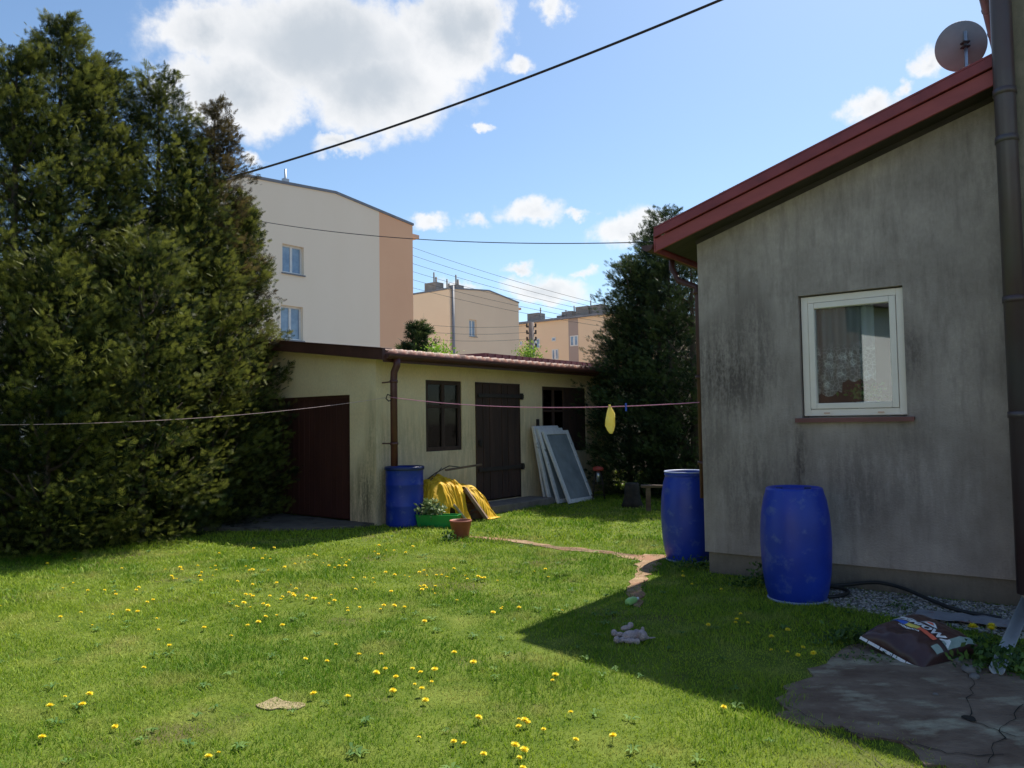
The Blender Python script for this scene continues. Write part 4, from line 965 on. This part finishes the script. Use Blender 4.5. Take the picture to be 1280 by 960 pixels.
for i, (z, a_, b_) in enumerate(prof):
    for k in range(sect):
        w = 2*math.pi*k/sect; q_ = 1+.34*math.sin(3*w+i*.9)*(.5+.5*abs(math.sin(i))); vs.append((a_*math.cos(w)*q_+(.012 if i > 4 else 0), b_*math.sin(w)*q_, z+.01))
for i in range(len(prof)-1):
    for k in range(sect): fs.append((i*sect+k, i*sect+(k+1) % sect, (i+1)*sect+(k+1) % sect, (i+1)*sect+k))
fs += [tuple(range(sect)), tuple((len(prof)-1)*sect+k for k in range(sect))]
cl = empty('yellow_cloth', cp, 0, label='pale yellow cloth hanging twisted from the clothesline', cat='cloth'); MB().add(vs, fs, True).build('fabric', M['cloth'], cl)
MB().box(-.012,.012,-.012,.012,-.02,.025).build('knot', M['cloth'], cl, .004)
pg = on_line(782); mb = MB(); mb.box(pg.x-.007,pg.x+.001,pg.y-.012,pg.y+.012,pg.z-.055,pg.z+.035); mb.box(pg.x+.003,pg.x+.011,pg.y-.012,pg.y+.012,pg.z-.055,pg.z+.035)
tag(mb.build('clothes_peg', M['peg']), label='blue peg clipped to the clothesline right of the yellow cloth', cat='clothes peg')

# bench and low things in the shade of the right tree
bn = empty('plank_bench', A(838, 600, 13.2)*1.0, rad(-8), label='low plank bench in the deep shade behind the open barrel', cat='bench'); bn.location.z = 0
mb = MB(); mb.box(-.5,.5,-.1,.1,.42,.46); mb.build('seat', M['plank'], bn, .004)
mb = MB(); mb.box(-.42,-.34,-.09,.09,0,.42); mb.build('leg', M['plank'], bn); mb = MB(); mb.box(.34,.42,-.09,.09,0,.42); mb.build('leg', M['plank'], bn)
sp_ = empty('tree_stump', A(790, 612, 14.0), 0, label='dark stump in the shade under the right thuja', cat='stump'); sp_.location.z = 0
MB().lathe([(0,0),(.22,0),(.17,.1),(.14,.25),(.13,.42),(.11,.44),(0,.43)], seg=18).build('stump', mat('dark_stump_bark', (.02,.016,.012), (.05,.04,.03), scale=8, rough=.9, bump=.8), sp_)  # bark in a very dark brown

# ------------------------------------------------------------ trees
def spray_template():
    V = []; F = []
    def rh(p, d, n, L_, w):
        p = np.array(p, float); d = np.array(d, float); s = np.cross(d, n); o = len(V)
        V.extend([p, p+d*L_*.45+s*w, p+d*L_, p+d*L_*.45-s*w]); F.append((o, o+1, o+2, o+3))
    n = np.array([0, 0, 1.]); rh((0,0,0), (1,0,0), n, 1, .04)
    for k, (x, a, l_) in enumerate(((.05,36,.52),(.05,-36,.52),(.28,30,.52),(.28,-30,.52),(.55,24,.4),(.55,-24,.4))):
        a = math.radians(a); rh((x,0,0), (math.cos(a), math.sin(a), .15*(-1)**k), n, l_, .040)
    return np.array(V), np.array(F)
TV, TF = spray_template()
def sprays(C, D, size, tint):
    """place the spray template at C pointing along D"""
    n = len(C); D = D/np.linalg.norm(D, axis=1)[:, None]; r = RNG.normal(0, 1, (n, 3)); Sd = np.cross(D, r); Sd /= np.linalg.norm(Sd, axis=1)[:, None]; Nn = np.cross(D, Sd)
    V = C[:, None]+size[:, None, None]*(TV[None, :, 0:1]*D[:, None]+TV[None, :, 1:2]*Sd[:, None]+TV[None, :, 2:3]*Nn[:, None])
    F = TF[None]+(np.arange(n)*len(TV))[:, None, None]
    return V.reshape(-1, 3), F.reshape(-1, 4), np.repeat(tint, len(TV))
def thuja(label, loc, Ht, R_, nb, per, m, size=.115, name='thuja_tree', tops=1, group=None, taper=.62, low=.0, cat='tree', thin=0.):
    r = empty(name, loc, 0, label=label, cat=cat, group=group); seed = random.random()*50
    mb = MB(); stems = []
    for k in range(tops):
        a = k*2.4; ox, oy = (0, 0) if k == 0 else (R_*.42*math.cos(a), R_*.42*math.sin(a)); hh = Ht*(1-.07*k)
        pts = [(ox*.2, oy*.2, 0), (ox*.5, oy*.5, hh*.2), (ox, oy, hh*.5), (ox*1.05, oy, hh*.8), (ox, oy, hh*.99)]
        mb.tube(pts, [(.13 if Ht > 5 else .06)*w_ for w_ in (1,.77,.46,.23,.06)], 8); stems.append((ox, oy, hh))
    for k in range(26):
        h = Ht*random.uniform(.1, .85); a = random.uniform(0, 6.28); ox, oy, hh = random.choice(stems); rr = R_*(1-h/Ht)**taper*.8
        if h > hh*.9: continue
        mb.tube([(ox, oy, h), (ox+rr*.5*math.cos(a), oy+rr*.5*math.sin(a), h+.12), (ox+rr*math.cos(a), oy+rr*math.sin(a), h+.45)], [.03,.018,.006], 5)
    mb.build('trunk', M['bark'], r)
    C = []; D = []; T = []; Z = []
    for _ in range(nb):
        ox, oy, hh = random.choice(stems); h = 1-random.random()**.85 if random.random() < .5 else random.random()
        h = low+(1-low)*h; a = random.uniform(0, 2*math.pi)
        lobe = 1+.30*noise.noise(Vector((math.cos(a)*1.6+seed, math.sin(a)*1.6, h*hh*.85)))+.14*noise.noise(Vector((math.cos(a)*4+seed, math.sin(a)*4, h*hh*2.4)))
        Rr = R_*(1 if tops == 1 else .78)*min(1, (1-h)**taper*1.22+.05)*(.82+.18*min(1, h/.12))*lobe
        q_ = random.random()**.33; rr = Rr*q_
        c = np.array([ox*min(1, h*2.5)+rr*math.cos(a), oy*min(1, h*2.5)+rr*math.sin(a), h*hh])
        if thin and random.random() < thin*h: continue
        out = np.array([math.cos(a), math.sin(a), .55+.5*h]); out /= np.linalg.norm(out)
        sz = (.30+.16*random.random())*(.5+.6*min(1, Rr/.9)); n = int(per*(.5+.9*random.random()))
        along = RNG.uniform(-.7, 1, n); P = c+out*(along*sz)[:, None]+RNG.normal(0, 1, (n, 3))*(sz*.34*(1.0-.6*np.maximum(along, 0)))[:, None]*np.array([1,1,.42])
        P[:, 2] = np.maximum(P[:, 2], .05); C.append(P); D.append(out+RNG.normal(0, .45, (n, 3))*np.array([1,1,.6])+np.array([0,0,-.15]))
        T.append(np.clip(random.gauss(.38, .25)+along*.30+RNG.normal(0, .1, n), 0, 1)); Z.append(size*RNG.uniform(.6, 1.25, n))  # outer tips painted lighter, inner ends darker, imitating light on the boughs
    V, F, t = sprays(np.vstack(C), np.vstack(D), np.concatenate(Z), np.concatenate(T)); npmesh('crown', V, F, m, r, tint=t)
    return r
gp = 'thujas in the tall row on the left'
#        px   top  depth  R    boughs tops
def that(px, ytop, Y, **k):
    p = A(px, 500, Y); return Vector((p.x, p.y, 0)), A(px, ytop, Y).z
rowdef = [(-170,-10,9.8,1.45,520,2,'thuja at the left end of the row, mostly cut off by the picture edge',M['thuja'],0),
          (14,34,10.3,1.15,560,1,'thuja with a pointed tip at the left edge of the picture',M['thuja'],0),
          (70,8,11.0,1.30,760,1,'tallest thuja of the left row, with a broad yellow-green top',M['thuja'],0),
          (122,52,11.5,1.15,620,1,'thuja just right of the tallest one in the left row',M['thuja'],0),
          (196,66,12.2,1.10,640,1,'thuja with open see-through top in the middle of the row',M['thuja'],.2),
          (238,160,12.6,1.0,560,1,'lower thuja filling the row before the last browning one',M['thuja'],0),
          (267,106,13.0,.85,420,1,'slim browning thuja with thin brown tip at the right end of the row',M['thujabr'],.22),
          (297,228,13.4,.80,640,1,'dense thuja pressed against the left end of the yellow shed',M['thuja'],0)]
for (px, yt, Y, R_, nb, tp_, lab, m_, th) in rowdef:
    l_, h_ = that(px, yt+26, Y); thuja(lab, l_, h_, R_, nb, 46, m_, tops=tp_, group=None, thin=th, taper=.72)
# lower skirt trees in front
for (px, yt, Y, R_, nb, lab) in ((60,330,9.9,1.0,420,'low bushy thuja in front of the tallest one at the left'),(178,300,10.9,1.0,440,'low bushy thuja in front of the open-topped one'),(262,330,12.2,.85,330,'low dark thuja beside the concrete apron')):
    l_, h_ = that(px, yt, Y); thuja(lab, l_, h_, R_, nb, 34, M['thuja'], tops=1, taper=.5)
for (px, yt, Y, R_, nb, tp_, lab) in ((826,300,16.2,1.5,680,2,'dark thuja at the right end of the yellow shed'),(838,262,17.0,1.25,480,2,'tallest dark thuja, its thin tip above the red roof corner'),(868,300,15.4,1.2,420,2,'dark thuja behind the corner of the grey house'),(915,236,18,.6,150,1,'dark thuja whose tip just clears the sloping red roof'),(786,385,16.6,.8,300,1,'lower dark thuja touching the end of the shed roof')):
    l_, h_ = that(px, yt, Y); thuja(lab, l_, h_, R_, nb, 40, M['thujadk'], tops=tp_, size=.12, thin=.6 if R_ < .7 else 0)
l_, h_ = that(524, 408, 33); thuja('small dark conifer between the two nearest apartment blocks', l_, h_, .85, 260, 14, M['thujadk'], size=.45, name='conifer')
for (px, yt, Y, lab) in ((548,418,30,'bright green bush behind the tiled shed roof, left of the white building corner'),(661,420,40,'bright green bush at the foot of the utility pole')):
    l_, h_ = that(px, yt, Y); r = empty('leafy_bush', l_, 0, label=lab, cat='bush')
    mb = MB()
    for k in range(7): mb.tube([(0,0,0),(.3*math.cos(k),.3*math.sin(k),h_*.5),(.45*math.cos(k),.45*math.sin(k),h_*.85)], [.05,.03,.01], 6)
    mb.build('trunk', M['bark'], r); leafobj('crown', 2600, (0,0,h_*.76), (.30,.30,h_*.07), .12, M['bush'], r, up=1)

# ------------------------------------------------------------ apartment blocks
def block(name, label, org, gable, length, zl, za, zr_, m, yap, wins, band=None, eave=True, basez=0):
    """org = gable corner nearest left; local y along the gable, -x along the length"""
    r = empty(name, org, STH, label=label, cat='apartment building')
    prof = [(0,basez),(gable,basez),(gable,zr_),(yap,za),(0,zl)]
    y1 = band if band else gable
    def top(y): return zl+(za-zl)*y/yap if y < yap else za+(zr_-za)*(y-yap)/(gable-yap)
    # gable sheet with recessed window openings
    mb = MB(); holes = sorted(wins)
    ys = sorted(set([0, y1, yap]+[w[0] for w in wins]+[w[1] for w in wins])); ys = [y for y in ys if y <= y1+1e-6]
    for a_, b_ in zip(ys[:-1], ys[1:]):
        mid = (a_+b_)/2; hs_ = sorted([(w[2], w[3]) for w in wins if w[0] < mid < w[1]]); c = basez
        for (h0, h1) in hs_: mb.box(-.3, 0, a_, b_, c, h0); c = h1
        mb.prism([(a_, c),(b_, c),(b_, top(b_)),(a_, top(a_))], 'x', -.3, 0)
    mb.mi = 0; mb.prism([(.02,basez),(gable-.02,basez),(gable-.02,zr_-.02),(yap,za-.02),(.02,zl-.02)], 'x', -length, -.301)
    mb.build('wall', m, r)
    if band:
        q = MB(); q.prism([(band,basez),(gable,basez),(gable,zr_),(band,top(band))], 'x', -.3, 0); q.build('corner_band', M['bAo'], r)
    q = MB(); t_ = .12
    q.prism([(-.05,zl),(yap,za),(gable+.05,zr_),(gable+.05,zr_+t_),(yap,za+t_),(-.05,zl+t_)], 'x', -length-.1, .06); q.build('roof', M['roofedge'], r)
    if eave:
        q = MB(); q.box(-length,-.25,gable-.0,gable+.75,zr_-.55,zr_-.35); q.build('eaves', M['bAr'], r)
    for (a_, b_, c, d) in wins:
        q = MB(); f = .09; x0 = -.24
        q.box(x0,x0+.07,a_,a_+f,c,d); q.box(x0,x0+.07,b_-f,b_,c,d); q.box(x0,x0+.07,a_+f,b_-f,c,c+f); q.box(x0,x0+.07,a_+f,b_-f,d-f,d); ym = (a_+b_)/2; q.box(x0,x0+.07,ym-f*.7,ym+f*.7,c+f,d-f)
        w = q.build('window', M['white'], r)
        g_ = MB(); g_.box(x0+.03,x0+.04,a_+f,ym-f*.7,c+f,d-f); g_.box(x0+.03,x0+.04,ym+f*.7,b_-f,c+f,d-f); g_.build('pane', M['farglass'], w)
        s_ = MB(); s_.box(-.2,.08,a_-.05,b_+.05,c-.06,c-.005); s_.build('sill', M['roofedge'], w)
    return r
# A: nearest; local y measured from the photo
pA = A(301, 300, 32.9); pA.z = 0
def yloc(px, org):      # gable coordinate of photo column px
    d = ray(px, 430); # solve org+syv*t on the sight line (ground plan)
    M2 = np.array([[syv.x, -d.x], [syv.y, -d.y]]); t, k = np.linalg.solve(M2, np.array([-org.x, -org.y])); return t
def zat(px, py, org, t): P = org+syv*t; return A(px, py, P.y).z
yw0, yw1 = yloc(353, pA), yloc(380, pA); gA = yloc(517, pA); apA = yloc(420, pA)
ZA = (zat(301,220,pA,0), zat(420,242,pA,apA), zat(517,282,pA,gA))
w1 = (yw0, yw1, zat(353,340,pA,yw0), zat(353,304,pA,yw0)); w2 = (yw0-.08, yw1-.05, zat(351,424,pA,yw0), zat(351,381,pA,yw0))
w3 = (yw0, yw1, w2[2]-2.75, w2[3]-2.75)
bA = block('apartment_block', 'nearest pale apartment block with peach corner band and two gable windows', pA, gA, 40, ZA[0], ZA[1], ZA[2], M['bA'], apA, [w1, w2, w3], band=yloc(475, pA))
q = MB(); ya = yloc(392, pA)
zz = ZA[1]+.1
q.box(-3.0,-2.6,ya-.6,ya-.3,zz-.1,zz+.5); q.box(-3,-2.7,ya-.1,ya+.1,zz-.1,zz+.55); q.tube([(-2.8,ya+.45,zz-.1),(-2.8,ya+.45,zz+1.5)], .06, 6); q.box(-2.9,-2.7,ya+.3,ya+.6,zz+.5,zz+1.0); q.build('roof_antennas', M['galv'], bA)
pB = A(562, 361, 66); pB.z = 0
gB = yloc(649, pB); apB = yloc(612, pB); b0 = yloc(587, pB); b1 = yloc(596, pB)
ZB = (zat(562,361,pB,0), zat(612,364,pB,apB), zat(649,379,pB,gB))
bB = block('apartment_block', 'middle sand coloured apartment block with one gable window and grey corner pipe', pB, gB, 34, *ZB, M['bB'], apB, [(b0, b1, zat(590,420,pB,b0), zat(590,399,pB,b0))])
q = MB(); q.tube([(.12,.3,0),(.12,.3,ZB[0]+.3)], .12, 8); q.build('corner_pipe', M['roofedge'], bB)
for (x, y, w_, h_) in ((-1.6,2.6,1.0,.8),(-3.0,1.2,1.4,1.0),(-8.0,1.0,1.8,2.0),(-4,4,1.6,.9)):
    q = MB(); q.box(x-w_/2,x+w_/2,y-.5,y+.5,ZB[0]-.1,ZB[0]+h_); q.tube([(x,y,ZB[0]+h_),(x,y,ZB[0]+h_+1.0)], .07, 6); q.tube([(x-.3,y+.6,ZB[0]-.2),(x-.3,y+.6,ZB[0]+h_+.7)], .10, 6); q.build('chimney', M['chimney'], bB)
pC = A(800, 396, 88); pC.z = 0
bC = empty('apartment_block', pC, STH, label='farthest ochre apartment block with mauve stripe, right of the utility pole', cat='apartment building')
def xloc(px, org): 
    d = ray(px, 430); M2 = np.array([[sxv.x, -d.x], [sxv.y, -d.y]]); t, k = np.linalg.solve(M2, np.array([-org.x, -org.y])); return t
zC = A(735, 396, (pC+sxv*xloc(735, pC)).y).z
q = MB(); q.box(-60,2,.0,11,0,zC); q.build('wall', M['bC'], bC); q = MB(); q.box(-60.3,2.3,-.4,11.3,zC+.001,zC+.25); q.build('roof', M['roofedge'], bC)
xm0, xm1 = xloc(711, pC), xloc(723, pC); q = MB(); q.box(xm0, xm1, -.02, -.002, 0, zC); q.build('mauve_stripe', M['bCo'], bC)
def cwin(a_, b_, yt, yb):
    x0, x1 = xloc(a_, pC), xloc(b_, pC); Yd = (pC+sxv*x0).y; z0, z1 = A(a_, yb, Yd).z, A(a_, yt, Yd).z
    q = MB(); q.box(x0, x1, -.06, -.022, z0, z1); w = q.build('window', M['white'], bC); n_ = 2 if b_-a_ > 6 else 1; st_ = (x1-x0)/n_
    q = MB()
    for k in range(n_): q.box(x0+k*st_+.12, x0+(k+1)*st_-.12, -.075, -.062, z0+.12, z1-.12)
    q.build('pane', M['farglass'], w)
for a_ in ((713,723,420,433),(690,698,437,450),(666,675,424,436),(690,695,422,427),(650,653,427,432)): cwin(*a_)
for (px, w_, h_) in ((698,1.6,1.3),(717,1.9,1.7),(736,1.6,1.7),(655,1.8,1.6),(690,1.2,.9)):
    x = xloc(px, pC); q = MB(); q.box(x-w_/2,x+w_/2,2,3.5,zC+.2,zC+h_); q.tube([(x+w_*.7,2,zC),(x+w_*.7,2,zC+h_+.6)], .08, 6); q.build('chimney', M['chimney'], bC)

# ------------------------------------------------------------ pole and wires
pp_ = A(664, 403, 52); zt_ = pp_.z
up_ = empty('utility_pole', (pp_.x, pp_.y, 0), 0, label='concrete utility pole standing before the ochre apartment block', cat='utility pole')
MB().tube([(0,0,0),(0,0,zt_)], [.26,.18], 8).build('pole', M['concretepole'], up_)
q = MB()
for k in range(4): q.bar((-.35,0,zt_-.3-k*.45), (.35,0,zt_-.3-k*.45), .09, .09); q.tube([(.3,0,zt_-.25-k*.45),(.3,0,zt_-.08-k*.45)], .07, 6); q.tube([(-.3,0,zt_-.25-k*.45),(-.3,0,zt_-.08-k*.45)], .07, 6)
q.build('crossarm', M['iron'], up_)
tag(MB().tube(sag(A(262,229,24), A(985,-36,16), .3, 60), .031, 10).build('power_cable', M['cable']), label='thick black cable sloping up across the sky to the right', cat='cable')
tag(MB().tube(sag(A(290,270,24), A(830,302,15.9), .32, 60), .011, 6).build('overhead_wire', M['cable']), label='single thin wire crossing the pale block to the right thuja', cat='wire')
e6 = A(800, 395, 22)
for i in range(6):
    tag(MB().tube(sag(A(470, 292+11*i, 46), A(800, 392+4.5*i, 40), .3, 30), .010, 5).build('overhead_wire', M['cable']), label='fine wire of the parallel bundle falling right from the peach corner', cat='wire', group='parallel wires between peach corner and right thuja')
for i in range(3):
    tag(MB().tube(sag(A(500, 402+9*i, 50), Vector((pp_.x, pp_.y, zt_-.2-.45*i)), .25, 20), .012, 5).build('overhead_wire', M['cable']), label='fine wire running level to the utility pole before the sand block', cat='wire', group='level wires to the utility pole')
up2 = empty('utility_pole', (A(800,400,40).x, 40, 0), 0, label='utility pole hidden behind the right thuja carrying the wire bundle', cat='utility pole')
MB().tube([(0,0,0),(0,0,7.6)], [.2,.15], 8).build('pole', M['concretepole'], up2)

# neighbour's house behind the viewer (seen only mirrored in the window)
nh = empty('neighbour_house', (-5.9,-.95,0), HTH, label='white house with dark roof and an added dark block, mirrored in the window glass', cat='house')
q = MB(); q.box(.05,7,-6,-.02,0,2.75); q.prism([(.05,2.75),(7,2.75),(.05,4.2)], 'y', -6, -.02); q.build('wall', M['nwall'], nh)
q = MB(); q.prism([(-.3,4.27),(7.6,2.66),(7.6,2.82),(-.3,4.45)], 'y', -6.4, .5); q.build('roof', M['nroof'], nh)
q = MB(); q.box(-6,0,-5,.0,0,4.9); q.build('dark_reflection_block', M['wood'], nh)  # added dark block so the pane's left half mirrors no bright sky
q = MB(); q.box(.7,1.5,-.019,.02,1.9,2.4); q.build('window', M['dark'], nh)

# ------------------------------------------------------------ dandelions
Z4 = [(8,242),(245,172),(297,156),(349,183),(303,57),(186,80),(417,180),(462,180),(469,200),(539,186),(543,170),(580,228),(617,218),(243,290),(330,273),(373,313),(447,271),(506,266),(553,268),(627,287),(637,336),(676,411),(567,486),(487,92),(664,92),(711,98),(724,100),(690,130),(678,133),(704,130),(785,84),(841,86),(860,82),(862,101),(848,118),(803,115),(802,127),(806,144),(885,40),(994,88),(1008,98),(1020,96),(1000,104),(1046,57),(1058,42),(1083,52),(1020,13),(1092,13),(1072,98),(1128,97),(1133,88),(1177,74),(1220,66),(1240,43),(1254,44),(1267,43),(949,147),(1015,157),(1110,154),(1163,155),(977,201),(1003,200),(1014,205),(1072,205),(1126,216),(1118,208),(1150,193),(1163,198),(1188,177),(1184,210),(1228,212),(1232,206),(1254,217),(1272,217),(915,222),(931,218),(945,241),(958,246),(968,243),(996,244),(1060,230),(1070,240),(1055,250),(1055,286),(1111,276),(1027,310),(990,319),(930,355),(812,330),(260,599),(340,598),(211,640),(327,643),(463,722),(182,763),(1220,461),(1267,594),(838,827),(877,821),(821,862),(1132,324)]
Z5 = [(12,68),(38,87),(57,88),(80,87),(100,85),(90,47),(103,70),(118,58),(133,131),(176,130),(212,130),(213,146),(142,177),(41,200),(37,226),(55,226),(113,245),(117,262),(162,247),(247,250),(238,249),(300,248),(338,251),(284,188),(263,18),(261,40),(234,37),(221,30),(298,23),(347,31),(373,10),(241,3),(292,118),(340,117),(355,122),(268,114),(400,110),(421,104),(423,118),(465,122),(484,122),(498,128),(508,123),(541,103),(585,122),(590,135),(630,136),(643,135),(660,134),(711,138),(394,168),(413,187),(413,165),(430,172),(456,172),(462,187),(452,173),(548,220),(416,301),(729,242),(722,250),(688,272),(793,249),(967,259),(902,97),(915,126),(860,103),(63,394),(157,440),(247,443),(30,464),(221,510),(261,493),(367,490),(407,504),(459,505),(445,539),(378,548),(297,537),(283,577),(434,614),(404,582),(109,615),(612,478),(540,432),(945,525),(927,540),(630,690),(801,684),(828,708),(808,721),(851,701),(894,723),(389,757),(546,774),(587,779),(658,830),(771,818),(822,822),(798,841),(809,878),(1012,774),(1168,767),(1013,668)]
ZH = [(885,780),(933,775),(926,767),(918,775),(854,713),(855,720),(862,731),(902,735)]+[(880+a*.3125, 660+b*.3125) for a, b in ((14,384),(124,369),(330,413),(396,470),(381,502),(435,498),(335,487),(273,477),(268,444),(70,702))]
def dandelion_mesh(var):
    mb = MB(); h = .036+.006*var; tx, ty = .012*(var-1), .008
    mb.mi = 0; mb.tube([(0,0,0),(tx*.4,ty*.4,h*.5),(tx,ty,h)], .0022, 5); c = Vector((tx, ty, h)); mb.mi = 1; rnd = random.Random(var)
    for ringi, (nr, rr, up_) in enumerate(((20,.025,.1),(17,.024,.45),(13,.022,.9),(9,.020,1.7),(4,.018,4))):
        for k in range(nr):
            a_ = 2*math.pi*(k+rnd.random()*.5)/nr; d = Vector((math.cos(a_), math.sin(a_), up_)).normalized(); s_ = Vector((-math.sin(a_), math.cos(a_), 0)); L_ = rr*rnd.uniform(.85, 1.15)
            mb.add([c, c+d*L_*.7+s_*.0034, c+d*L_, c+d*L_*.7-s_*.0034], [(0,1,2,3)], False)
    mb.mi = 0; mb.lathe([(0,-.004),(.006,-.002),(.008,.003)], tuple(c), 8)
    o = mb.build('dandelion', [M['stalk'], M['petal']]); return o
protos = [dandelion_mesh(k) for k in range(4)]; first = [True]*4
def dand(px, py, lab, grp, zc=.042, pos=None, sc=None):
    k = random.randrange(4); p = pos if pos is not None else G(px, py, zc)
    if first[k]: o = protos[k]; first[k] = False
    else: o = protos[k].copy(); S.collection.objects.link(o)
    s_ = sc or random.choice((.5,.6,.7,.75,.85,.9,.95)); o.location = (p.x, p.y, 0); o.scale = (s_,)*3; o.rotation_euler = (random.uniform(-.25,.25), random.uniform(-.25,.25), random.uniform(0, 6.28)); tag(o, label=lab, cat='flower', group=grp); return o
def zone(px, py):
    if py > 820: return 'yellow dandelion in the nearest strip of sunny lawn', 'dandelions in the nearest lawn'
    if px < 200: return 'yellow dandelion in the sunny lawn below the thuja row', 'dandelions below the thuja row'
    if py < 755: return 'yellow dandelion in the dense patch across the middle lawn', 'dandelions in the middle lawn'
    return 'yellow dandelion on the sunny lawn left of the house shadow', 'dandelions left of the house shadow'
for z_l, ox, oy in ((Z4, 0, 680), (Z5, 400, 680)):
    for a_, b_ in z_l: dand(ox+a_*.3125, oy+b_*.3125, *zone(ox+a_*.3125, oy+b_*.3125))
for x, y in ZH: dand(x, y, 'dandelion in the shaded grass near the house wall', 'dandelions in the house shadow')
for x, y in ((1212,775),(1238,777),(1241,781)): dand(x, y, 'large yellow dandelion blooming on the gravel behind the sack', 'dandelions on the gravel', .1, sc=1.5)
